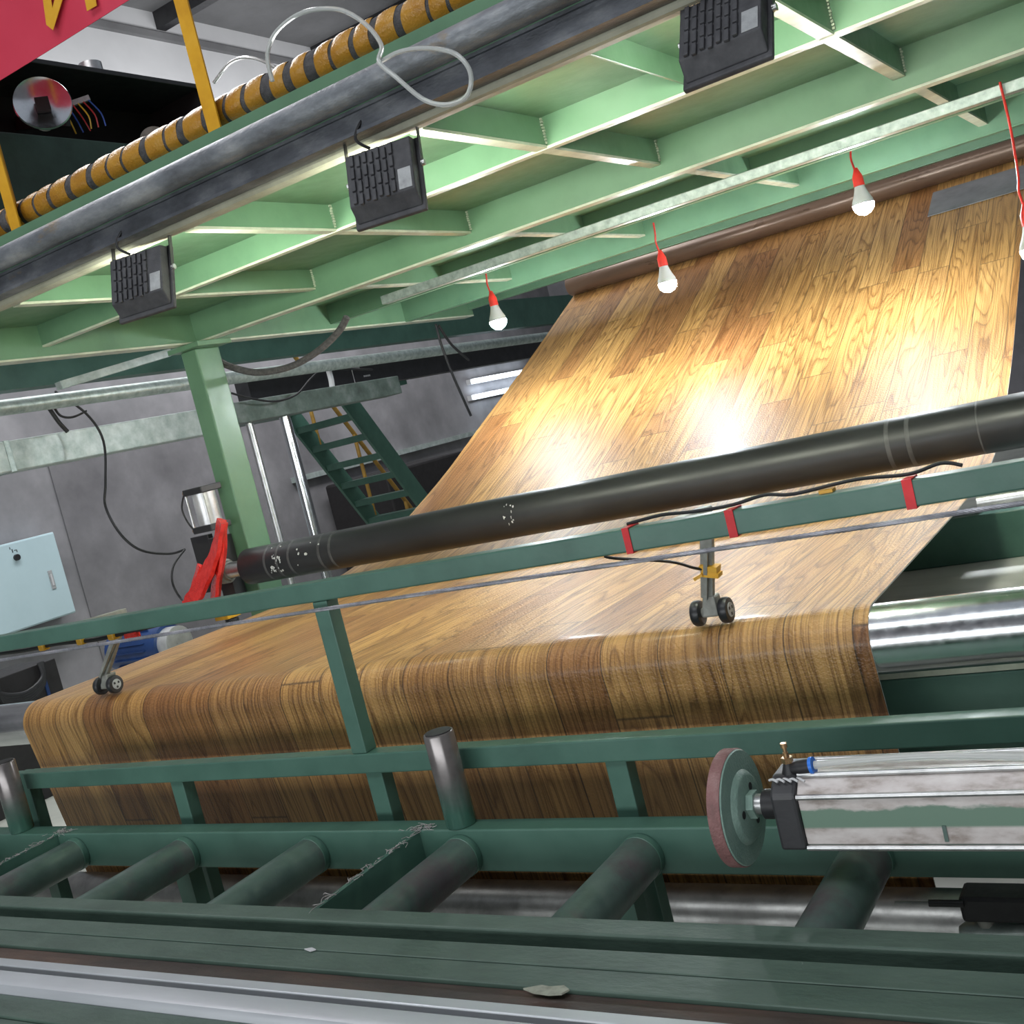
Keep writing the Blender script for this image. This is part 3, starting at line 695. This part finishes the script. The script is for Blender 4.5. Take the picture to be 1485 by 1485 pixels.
tag(MB().prism([(-0.905,1.152),(-0.882,1.163),(-0.868,1.161),(-0.848,1.166),(-0.836,1.158),(-0.842,1.147),(-0.86,1.143),(-0.885,1.145)], 'z', 0.8005, 0.803).build('paint_chip', worn('chipped_filler', (0.30, 0.31, 0.25), rough=0.8, scale=60), smooth=False, loc=(-0.87,1.155,0.8005)), 'ragged pale chip stuck on the edge of the green bench', 'chip')
tag(MB().prism([(-1.362,1.212),(-1.350,1.217),(-1.338,1.213),(-1.345,1.207)], 'z', 0.8005, 0.8025).build('paper_scrap', 'white', smooth=False, loc=(-1.35,1.212,0.8005)), 'tiny white scrap lying on the green bench', 'scrap')

# ------------------------------------------------------------------ pneumatic cylinder with pressure disc
pc = thing('pneumatic_cylinder', 'large pneumatic cylinder with green disc at its rod end', 'cylinder', (-0.3, 1.5, 0.8))
cy, czz = 1.5, 0.906
dd = MB().lathe((-0.714, cy, 0.902), (1,0,0), [(0,0.080),(0.003,0.0865),(0.020,0.0865),(0.022,0.085)], 64).build('disc_rim', 'rim', pc)
df = MB().lathe((-0.6915, cy, 0.902), (1,0,0), [(0,0.0845),(0.002,0.083),(0.004,0.055),(0.010,0.050),(0.012,0.046),(0.012,0.02)], 64).build('disc_face', 'disc', pc)
for a in (60, 180, 300):
    MB().cyl((-0.681, cy+0.03*math.cos(math.radians(a)), 0.902+0.03*math.sin(math.radians(a))), (-0.6788, cy+0.03*math.cos(math.radians(a)), 0.902+0.03*math.sin(math.radians(a))), 0.006, 12).build('bolt_hole_shade', 'dark', df)  # raised dark disc painted as the shade inside a bolt hole
MB().cyl((-0.679, cy, czz), (-0.655, cy, czz), 0.015, 20).build('rod', 'steel', pc)
MB().cyl((-0.679, cy, czz), (-0.668, cy, czz), 0.021, 6).build('lock_nut', 'disc', pc)
MB().cyl((-0.655, cy, czz), (-0.628, cy, czz), 0.022, 20).build('rod_gland', 'black', pc)
MB().prism([(cy-0.046,czz-0.052),(cy+0.046,czz-0.052),(cy+0.046,czz+0.052),(cy-0.020,czz+0.052),(cy-0.046,czz+0.030)], 'x', -0.628, -0.590).build('end_cap', 'blackm', pc, bevel=0.005)
MB().prism([(cy-0.040,czz-0.045),(cy+0.040,czz-0.045),(cy+0.040,czz+0.045),(cy-0.022,czz+0.045),(cy-0.040,czz+0.029)], 'x', -0.5895, 0.35).build('barrel', 'overspray', pc, bevel=0.002)
for (yy, zz) in ((cy-0.0415, czz-0.049), (cy-0.0415, czz+0.026), (cy-0.018, czz+0.0495), (cy+0.04, czz+0.0495)):
    MB().cyl((-0.5895, yy, zz), (0.36, yy, zz), 0.0042, 12).build('tie_rod', 'steel', pc)
MB().box(-0.40, -0.395, cy-0.0425, cy-0.0405, czz-0.040, czz-0.018).build('clamp_slot', 'tube_dirty', pc, smooth=False)
# fitting on the cap
ft = MB().lathe((-0.603, cy-0.01, 0.952), (0,0,1), [(0,0.012),(0.004,0.012),(0.016,0.008),(0.020,0.007)], 16).build('fitting', 'black', pc)
MB().lathe((-0.603, cy-0.01, 0.9722), (0,0,1), [(0,0.0085),(0.008,0.0085)], 6).build('brass_nut', 'brass', ft)
MB().lathe((-0.603, cy-0.01, 0.9803), (0,0,1), [(0,0.004),(0.007,0.004),(0.0075,0.003),(0.014,0.003),(0.0145,0.005),(0.021,0.005)], 16).build('brass_screw', 'brass', ft)
MB().lathe((-0.598, cy-0.012, 0.963), (1,0,0.12), [(0,0.008),(0.012,0.011),(0.028,0.011)], 18).build('elbow', 'black', ft)
MB().lathe((-0.5695, cy-0.012, 0.9664), (1,0,0.12), [(0,0.0125),(0.005,0.0125)], 20).build('release_ring', 'blue', ft)
m = MB()
for k in range(5): m.tube([(-0.628+0.010*k, cy-0.035+random.uniform(0,.01), 0.9545), (-0.622+0.010*k, cy-0.032, 0.956), (-0.614+0.010*k, cy-0.036, 0.9535)], 0.0018, 6, 4)
m.build('thread_seal', 'white', pc)
tag(MB().tube([(-0.5635,cy-0.012,0.9672),(-0.50,cy-0.012,0.971),(-0.40,cy-0.012,0.973),(-0.28,cy-0.014,0.968),(-0.12,cy-0.016,0.958),(0.2,cy-0.02,0.962)], 0.0062, 14).build('air_hose', 'hose', loc=(-0.4,cy,0.97)), 'clear air hose leading right from the blue ring fitting', 'hose')

# ------------------------------------------------------------------ black roller bearing, lifting cylinder and red wraps
bx = thing('roller_bracket', 'dark lifting bracket with small silver cylinder beside the green post', 'bracket', (-3.8, 3.5, 1.0))
MB().box(-3.86, -3.78, 3.52, 3.59, 1.06, 1.34).build('slide_plate', 'blackm', bx, bevel=0.004)
MB().box(-3.98, -3.865, 3.53, 3.56, 1.10, 1.36).build('side_plate', 'blackm', bx, bevel=0.003)
MB().lathe((-3.80, 3.5, 1.185), (1,0,0), [(0,0.055),(0.03,0.055),(0.034,0.045),(0.05,0.042)], 32).build('bearing', 'arm', bx)
MB().cyl((-3.79, 3.5, 1.405), (-3.79, 3.5, 1.545), 0.052, 32).build('cylinder_barrel', 'silver', bx)
MB().box(-3.85, -3.73, 3.44, 3.56, 1.375, 1.4045).build('cylinder_foot', 'blackm', bx, bevel=0.004)
MB().box(-3.85, -3.73, 3.44, 3.56, 1.5455, 1.575).build('cylinder_head', 'blackm', bx, bevel=0.004)
for sx in (-1, 1):
    MB().cyl((-3.79+sx*0.052, 3.447, 1.405), (-3.79+sx*0.052, 3.447, 1.545), 0.005, 8).build('tie_rod', 'steel', bx)
for z in (1.39, 1.56):
    MB().lathe((-3.85, 3.47, z), (-1,0,0), [(0,0.012),(0.012,0.016),(0.024,0.011)], 10).build('port_fitting', 'brass', bx)
MB().tube([(-3.873,3.47,1.56),(-3.90,3.46,1.50),(-3.89,3.46,1.44),(-3.872,3.47,1.39)], 0.004).build('air_line', 'black', bx)
MB().box(-3.86, -3.78, 3.44, 3.52, 0.98, 1.05).build('yellow_clamp', 'yellow', bx)
MB().cyl((-3.80, 3.48, 0.0), (-3.80, 3.48, 0.975), 0.03, 16).build('bracket_leg', 'blackm', bx)
rw = thing('red_film_wrap', 'glossy red plastic strips hanging over the roller bracket', 'wrap', (-3.78, 3.4, 1.0))
def strip(pts, w, mat='redwrap', name='strip'):
    m = MB(); n = len(pts)
    Q = catmull3(pts, 5)
    d_prev = None
    for i, p in enumerate(Q):
        d = (Q[min(i+1,len(Q)-1)]-Q[max(i-1,0)]).normalized()
        side = d.cross(Vector((-0.6,-0.8,0))).normalized()
        wob = 1 + 0.12*math.sin(i*1.7)
        nrm = side.cross(d)
        for a, b in ((-1,-0.12),(-0.4,0.16),(0.1,0.05),(0.5,0.2),(1,-0.1),(1,-0.35),(-1,-0.35)):
            m.v.append(tuple(p + side*a*w*wob/2 - nrm*b*w*0.7))
    k = 7
    for i in range(len(Q)-1):
        for j in range(k): m.f.append([i*k+j, i*k+(j+1)%k, (i+1)*k+(j+1)%k, (i+1)*k+j])
    m.f.append(list(range(k))); m.f.append([(len(Q)-1)*k+j for j in reversed(range(k))])
    return m.build(name, mat, rw)
def catmull3(P, k):
    P = [Vector(p) for p in P]; Q = []
    for i in range(len(P)-1):
        a, b, c, d = P[max(i-1,0)], P[i], P[i+1], P[min(i+2,len(P)-1)]
        for j in range(k):
            u = j/k; Q.append(0.5*((2*b)+(c-a)*u+(2*a-5*b+4*c-d)*u*u+(3*b-a-3*c+d)*u**3))
    Q.append(P[-1]); return Q
strip([(-3.599, 3.400, 1.405), (-3.658, 3.380, 1.285), (-3.743, 3.360, 1.185), (-3.857, 3.350, 1.091), (-3.897, 3.350, 1.058)], 0.10)
strip([(-3.626, 3.420, 1.399), (-3.651, 3.400, 1.279), (-3.702, 3.380, 1.169), (-3.768, 3.380, 1.040)], 0.085)
strip([(-3.832, 3.420, 1.238), (-3.878, 3.400, 1.155), (-3.939, 3.400, 1.068)], 0.055)
# blue motor
mo = thing('blue_motor', 'blue finned motor under the roller bracket left of the sheet', 'motor', (-3.95, 3.12, 0.0))
MB().cyl((-4.12, 3.12, 0.97), (-3.80, 3.12, 0.97), 0.085, 32).build('casing', 'motor', mo)
for k in range(14):
    a = math.radians(20 + k*20)
    MB().bar((-4.07, 3.12+0.089*math.cos(a), 0.97+0.089*math.sin(a)), (-3.86, 3.12+0.089*math.cos(a), 0.97+0.089*math.sin(a)), 0.004, 0.012, up=(0,math.cos(a),math.sin(a))).build('fin', 'motor', mo, smooth=False)
MB().cyl((-3.80, 3.12, 0.97), (-3.74, 3.12, 0.97), 0.07, 24).build('gear_flange', 'silver', mo)
MB().box(-4.05, -3.88, 3.05, 3.19, 0.0, 0.89).build('stand', 'blackm', mo)

# ------------------------------------------------------------------ left background: wall box, cabinet, duct, pipes, stairs
eb = thing('electrical_box', 'pale blue electrical box on the grey left wall', 'electrical box', (-8.45, 5.6, 0.82))
MB().box(-8.585, -8.40, 5.15, 6.03, 0.815, 1.525).build('body', 'boxblue', eb, bevel=0.006)
MB().box(-8.399, -8.385, 5.16, 6.02, 0.825, 1.515).build('door', 'boxblue', eb, bevel=0.004)
MB().box(-8.3845, -8.378, 5.86, 5.90, 1.06, 1.22).build('lock_handle', 'sticker', eb, bevel=0.004)
MB().box(-8.377, -8.374, 5.872, 5.888, 1.09, 1.19).build('lock_lever', 'white', eb)
MB().cyl((-8.3845, 5.62, 1.395), (-8.36, 5.62, 1.395), 0.026, 16).build('knob', 'black', eb)
for (yy, zz, w_, h_) in ((5.60,1.44,.008,.03),(5.62,1.452,.02,.006),(5.585,1.47,.006,.02),(5.64,1.435,.006,.022)):
    MB().box(-8.3848, -8.3835, yy, yy+w_, zz, zz+h_).build('printed_mark', 'black', eb, smooth=False)
cab = thing('dark_cabinet', 'dark open cabinet with coiled cable below the pale blue box', 'cabinet', (-6.4, 4.2, 0.0))
MB().box(-6.6, -6.2, 3.3, 4.22, 0.0, 0.78).build('body', 'dark', cab, bevel=0.005)
MB().box(-6.198, -6.19, 4.10, 4.12, 0.3, 0.77).build('door_edge', 'motor', cab, smooth=False)
for k in range(5):
    MB().tube([(-6.15, 3.72+0.02*k, 0.80+0.008*k), (-6.14, 3.78, 0.70-0.012*k), (-6.13, 3.92, 0.655-0.014*k), (-6.14, 4.06, 0.70-0.010*k), (-6.16, 4.08+0.006*k, 0.79)], 0.012, 8).build('cable_loop', 'black', cab)

du = thing('galvanised_duct', 'galvanised rectangular duct hung across the upper left', 'duct', (-4.6, 4.0, 1.85))
MB().box(-4.75, -4.6, 2.2, 4.55, 1.845, 1.985).build('duct_section', 'galv_far', du, bevel=0.006)
MB().box(-4.753, -4.597, 3.18, 3.21, 1.842, 1.988).build('joint_flange', 'galv', du, bevel=0.002)
MB().box(-4.75, -4.6, 4.552, 6.2, 1.87, 1.99).build('duct_section', worn('dusty_green_grey', (0.13, 0.17, 0.15), (0.08, 0.10, 0.09), (0.24, 0.27, 0.26), 0.5, scale=9), du, bevel=0.006)
tag(MB().box(-5.5, -5.38, 5.6, 11.0, 2.03, 2.22).build('black_beam', 'blackm', loc=(-5.44, 8.0, 2.03)), 'black box beam with white print beyond the stairs', 'beam')
o = thing('print_marks', 'small white print marks on the black box beam', 'print', (-5.378, 7.0, 2.1))
for k in range(12):
    MB().box(-5.3795, -5.378, 6.72+k*0.014+(0.02 if k > 5 else 0), 6.728+k*0.014+(0.02 if k > 5 else 0), 2.165 if k < 6 else 2.095, 2.178 if k < 6 else 2.108).build('mark', 'white', o, smooth=False)
MB().box(-5.3795, -5.378, 6.70, 6.706, 2.06, 2.19).build('mark', 'white', o, smooth=False)
tag(MB().cyl((-4.4, 2.2, 2.115), (-4.4, 8.0, 2.085), 0.035, 20).build('steel_pipe', 'galv', loc=(-4.4, 5, 2.1)), 'long horizontal galvanised pipe above the duct', 'pipe')
tag(MB().cyl((-4.68, 4.80, 0.0), (-4.68, 4.80, 1.865), 0.022, 18).build('upright_pipe', 'steel', loc=(-4.68, 4.80, 0)), 'thin mottled upright pipe right of the green post', 'pipe', 'upright steel pipes under the duct')
tag(MB().cyl((-4.68, 5.10, 0.0), (-4.68, 5.10, 1.865), 0.034, 22).build('upright_pipe', 'chrome', loc=(-4.68, 5.10, 0)), 'thick shiny upright pipe next to the stairs', 'pipe', 'upright steel pipes under the duct')
# diagonal braces under the platform end
tag(MB().bar((-4.196, 3.900, 2.238), (-4.300, 3.317, 2.160), 0.05, 0.035).build('brace', 'galv_far', loc=(-4.1,3.8,2.1)), 'dusty grey steel brace from the post cap down to the pipe', 'brace')
# staircase
st = thing('staircase', 'green steel staircase with yellow handrails behind the rollers', 'staircase', (-7.0, 8.5, 0.0))
def lerp(a, b, t): return tuple(a[i]+(b[i]-a[i])*t for i in range(3))
Ra, Rb = (-6.6, 8.05, 2.05), (-6.6, 9.40, 0.0)
La, Lb = (-7.3, 8.05, 2.05), (-7.3, 9.40, 0.0)
MB().bar(Ra, Rb, 0.03, 0.20, up=(0,0.83,0.55)).build('stringer', 'teal', st, smooth=False)
MB().bar(La, Lb, 0.03, 0.20, up=(0,0.83,0.55)).build('stringer', 'teal', st, smooth=False)
for k in range(1, 10):
    p = lerp(La, Lb, k*0.1-0.02); q = lerp(Ra, Rb, k*0.1-0.02)
    MB().box(-7.284, -6.616, p[1]-0.10, p[1]+0.10, p[2]-0.03, p[2]+0.03).build('tread', 'teal', st, smooth=False)
for xx in (-7.3,):
    MB().tube([(xx, 8.2, 2.75), (xx, 9.55, 0.75)], 0.022, 10, 0).build('handrail', 'yellow_d', st)
    for k in range(3):
        p = lerp((xx, 8.2, 2.75), (xx, 9.55, 0.75), 0.1+0.4*k); MB().cyl((xx, p[1], p[2]-0.85), (xx, p[1], p[2]), 0.02, 10).build('baluster', 'yellow_d', st)
MB().box(-7.4, -5.9, 6.6, 8.05, 2.03, 2.10).build('landing', 'teal', st, smooth=False)
# far dark bin and ledge on the wall
tag(MB().box(-8.5, -7.6, 9.6, 11.2, 0.0, 1.28).build('dark_bin', 'dark', bevel=0.03, loc=(-8.0,10.4,0)), 'dark rounded bin standing far back beyond the stairs', 'bin')
tag(MB().box(-8.6, -8.52, 9.2, 14.0, 1.40, 1.46).build('wall_ledge', 'galv_far', loc=(-8.55,11,1.4)), 'pale ledge along the far grey wall', 'ledge')
# LED tubes
def led(y, z, label):
    t = thing('led_tube', label, 'lamp', (-8.55, y, z), 'LED tube lamps')
    MB().box(-8.599, -8.53, y-0.05, y+1.6, z-0.035, z+0.035).build('batten', 'white', t)
    MB().cyl((-8.50, y, z), (-8.50, y+1.55, z), 0.027, 16).build('tube', 'led', t)
    return t
led(13.12, 2.122, 'upper lit LED tube at the edge of the wood sheet')
led(13.05, 1.905, 'lower lit LED tube at the edge of the wood sheet')
tag(MB().box(-5.32, -5.2, 1.5, 11.5, 2.30, 2.56).build('dark_beam', 'teal', loc=(-5.26,5,2.3), smooth=False), 'dark green beam behind the platform end above the galvanised pipe', 'beam')
for yy in (1.55, 11.4): tag(MB().cyl((-5.26, yy, 0.0), (-5.26, yy, 2.30), 0.05, 16).build('beam_support', 'teal', loc=(-5.26,yy,0)), 'dark green support under the near end of the dark beam' if yy < 5 else 'dark green support under the far end of the dark beam', 'support')
# cables
def cable(name, label, pts, r=0.007, mat='black', cat='cable'):
    return tag(MB().tube(pts, r).build(name, mat, loc=pts[0]), label, cat)
cable('hanging_cable', 'long black cable looping down the grey wall to the roller bracket',
      [(-4.450, 3.406, 2.158), (-4.450, 3.540, 2.036), (-4.450, 3.593, 1.895), (-4.400, 3.500, 1.700), (-4.400, 3.464, 1.590), (-4.300, 3.425, 1.450), (-4.250, 3.472, 1.356), (-4.200, 3.579, 1.307), (-4.100, 3.589, 1.310)], 0.006)
cable('air_line', 'thin black hose hanging left of the red film', [(-4.100, 3.589, 1.310), (-4.100, 3.502, 1.255), (-4.080, 3.452, 1.184), (-4.050, 3.448, 1.107), (-3.950, 3.406, 1.080)], 0.005)
cable('hanging_cable', 'short black cable looped below the horizontal pipe', [(-4.500, 3.415, 2.096), (-4.500, 3.438, 2.050), (-4.500, 3.499, 2.036), (-4.500, 3.584, 2.055)], 0.006)
cable('hanging_cable', 'cable stub dangling over the galvanised duct', [(-4.500, 3.386, 2.099), (-4.500, 3.418, 2.023), (-4.500, 3.451, 1.972)], 0.010)
cable('conduit', 'grey flexible conduit curving from the galvanised rail to the post', [(-3.162, 4.000, 2.143), (-3.233, 4.000, 2.092), (-3.335, 3.950, 2.033), (-3.471, 3.900, 2.000), (-3.636, 3.850, 2.017), (-3.761, 3.800, 2.090), (-3.773, 3.780, 2.136)], 0.016, 'foam')
cable('thin_cable', 'thin black cable drooping above the dark duct section', [(-4.550, 4.591, 2.040), (-4.500, 4.684, 1.986), (-4.500, 4.868, 1.949), (-4.500, 5.053, 1.968), (-4.500, 5.205, 2.044), (-4.500, 5.352, 2.093), (-4.500, 5.544, 2.075), (-4.440, 5.735, 2.038)], 0.006)
cable('hanging_cable', 'black cable hanging down beside the LED tubes', [(-3.750, 5.535, 2.169), (-3.750, 5.539, 2.045), (-3.750, 5.574, 1.877), (-3.750, 5.613, 1.747), (-3.750, 5.661, 1.602)], 0.008)
cable('hanging_cable', 'second black cable hanging from the platform corner', [(-3.750, 5.560, 2.159), (-3.750, 5.645, 2.037), (-3.750, 5.788, 1.933)], 0.008)
cable('hanging_rag', 'knotted white rag dangling under the pipes near the stairs', [(-4.700, 5.629, 2.113), (-4.700, 5.630, 2.046), (-4.700, 5.622, 1.993)], 0.018, 'white', 'rag')

# clear hose loops over the platform edge
cable('clear_hose', 'clear plastic hose looped over the platform edge pipe', [(-2.319, 2.600, 2.707), (-2.234, 2.600, 2.737), (-2.114, 2.550, 2.697), (-1.999, 2.500, 2.620), (-1.904, 2.450, 2.538)], 0.005, 'hose', 'hose')
cable('clear_hose', 'clear plastic hose bent in two loops in front of the taped rail',
      [(-1.715, 2.120, 2.433), (-1.710, 2.120, 2.492), (-1.665, 2.120, 2.530), (-1.579, 2.120, 2.539), (-1.471, 2.100, 2.499), (-1.397, 2.080, 2.435), (-1.357, 2.060, 2.372), (-1.366, 2.050, 2.338), (-1.327, 2.040, 2.290), (-1.274, 2.040, 2.224), (-1.220, 2.040, 2.195), (-1.171, 2.040, 2.197), (-1.152, 2.040, 2.236), (-1.176, 2.040, 2.282), (-1.242, 2.050, 2.320), (-1.316, 2.060, 2.342), (-1.380, 2.065, 2.342)], 0.0052, 'hose', 'hose')

# ------------------------------------------------------------------ machine on the platform
mc = thing('platform_machine', 'dark open control housing on a green machine on the platform', 'machine', (-3.55, 3.1, 2.323))
MB().box(-3.73, -3.40, 2.45, 3.30, 2.3235, 2.94).build('green_body', worn('dark_green_body', (0.035, 0.07, 0.055), rough=0.5, scale=8), mc, bevel=0.004)
MB().box(-3.3995, -3.394, 2.86, 2.93, 2.50, 2.76).build('painted_recess_shade', 'dark', mc, smooth=False)  # dark plate on the face, painting the shade of a recess
MB().cyl((-3.396, 2.895, 2.56), (-3.380, 2.895, 2.70), 0.024, 16).build('blue_valve', 'motor', mc)
MB().box(-3.73, -3.39, 2.45, 3.72, 3.205, 3.225).build('housing_top', 'blackm', mc, bevel=0.003)
MB().box(-3.73, -3.71, 2.45, 3.72, 2.9405, 3.2045).build('housing_back', 'dark', mc, smooth=False)
MB().box(-3.709, -3.39, 3.70, 3.72, 2.9405, 3.2045).build('housing_side', 'dark', mc, smooth=False)
MB().box(-3.709, -3.40, 3.305, 3.699, 2.90, 2.9395).build('housing_floor', 'dark', mc, smooth=False)
MB().bar((-3.70, 3.0, 3.10), (-3.42, 3.0, 3.02), 0.02, 0.05).build('inner_rib', 'blackm', mc)
tb = MB().bar((-3.50, 3.06, 3.10), (-3.42, 3.13, 3.115), 0.014, 0.02).build('terminal_strip', 'sticker', mc)
for k, w_ in enumerate(('wire_y', 'wire_b', 'wire_r', 'wire_y', 'wire_r', 'wire_b')):
    a = lerp((-3.49, 3.05, 3.09), (-3.42, 3.12, 3.105), k/5)
    MB().tube([a, (a[0]+0.01, a[1]+0.01+0.005*k, a[2]-0.05), (a[0]+0.012, a[1]+0.02+0.01*(k % 3), a[2]-0.10)], 0.003, 6, 4).build('wire', w_, tb)
MB().cyl((-3.50, 3.25, 3.226), (-3.50, 3.25, 3.29), 0.045, 24).build('top_canister', 'steel', mc)
dk = thing('chrome_disc', 'round chrome dish with a square hole beside the red banner', 'disc', (-3.2, 2.75, 2.94))
MB().lathe((-3.220, 2.734, 2.975), (0.8,-0.6,0.15), [(-0.02,0.075),(0.0,0.092),(0.012,0.097),(0.018,0.094),(0.012,0.085),(0.0,0.05),(-0.004,0.03)], 48).build('dish', 'chrome', dk)
cxy = (-3.205, 2.721, 2.969)
MB().bar((cxy[0]-0.012, cxy[1]+0.009, cxy[2]), (cxy[0]+0.012, cxy[1]-0.009, cxy[2]), 0.045, 0.045).build('square_hole_shade', 'dark', dk, smooth=False)  # solid dark bar, its colour gives the shade of the hole
MB().cyl((-3.32, 2.80, 2.945), (-3.25, 2.765, 2.985), 0.03, 16).build('spindle', 'arm', dk)
pp2 = tag(MB().lathe((-2.900, 2.887, 2.752), (0.75,-0.65,0.0), [(-0.09,0.045),(-0.01,0.045),(0,0.05),(0.006,0.05),(0.006,0.04)], 28).build('pipe_stub', 'arm', loc=(-2.900, 2.887, 2.752)), 'grey pipe stub poking up behind the taped rail', 'pipe')

# ------------------------------------------------------------------ right hand side beyond the sheet
tag(MB().box(-0.95, 0.95, 3.45, 3.55, 0.801, 0.94).build('side_beam', 'teal', bevel=0.004, loc=(0.4,3.5,0.8)), 'dark green machine beam right of the sheet behind the chrome roller', 'beam')
tag(MB().box(-1.0, 0.95, 2.45, 3.70, 0.0, 0.80).build('floor_standin', worn('pale_standin_concrete', (0.66, 0.65, 0.62), (0.54, 0.53, 0.50), (0.74, 0.73, 0.70), 0.7, scale=5, stretch=(0.3,1,1)), smooth=False, loc=(0.5,3.0,0)), 'added pale slab in place of the lit floor behind the right end of the chrome roller', 'floor_standin')  # slab added where the floor beyond came out too dark
tag(MB().cyl((-0.55, 2.95, 1.06), (2.0, 2.95, 1.06), 0.018, 16).build('steel_shaft', 'steel', loc=(0.5,2.95,1.06)), 'thin steel shaft above the dark green beam on the right', 'shaft')
lsb = tag(MB().box(-0.75, 2.0, 2.28, 2.36, 0.45, 0.835).build('lower_side_beam', 'teal', bevel=0.006, loc=(0.5,2.3,0.55)), 'deep green beam under the right end of the chrome roller', 'beam')
tag(MB().box(-0.5, 0.4, 6.3, 6.5, 0.0, 1.9).build('far_column', 'teal', loc=(0,6.4,0)), 'dark green column far right behind the wood sheet', 'column')
MB().box(-0.75, 2.0, 2.279, 2.36, 0.8355, 0.848).build('painted_lit_edge', 'white_edge', lsb)  # light on the green beam's top, painted as a pale strip
# valve group under the bed at the right
vg = thing('valve_group', 'dark valve with small lever under the roller bed at right', 'valve', (-0.25, 1.9, 0.5))
MB().box(-0.50, 0.0, 1.82, 1.88, 0.553, 0.597).build('valve_block', 'black', vg, bevel=0.006)
MB().box(-0.32, -0.26, 1.7055, 1.86, 0.725, 0.745).build('mounting_bar', 'blackm', vg)
MB().box(-0.32, -0.26, 1.84, 1.86, 0.5975, 0.7245).build('mounting_strap', 'blackm', vg)
MB().cyl((-0.47, 1.85, 0.535), (-0.47, 1.85, 0.5525), 0.014, 14).build('stem', 'arm', vg)
MB().lathe((-0.515, 1.85, 0.52), (1,0,0.05), [(0,0.010),(0.012,0.018),(0.07,0.018),(0.08,0.014),(0.25,0.014)], 18).build('fitting', 'galv', vg)
MB().cyl((-0.545, 1.81, 0.592), (-0.49, 1.815, 0.590), 0.006, 10).build('lever_grip', 'black', vg)
MB().cyl((-0.60, 1.805, 0.594), (-0.545, 1.81, 0.592), 0.003, 8).build('lever', 'steel', vg)
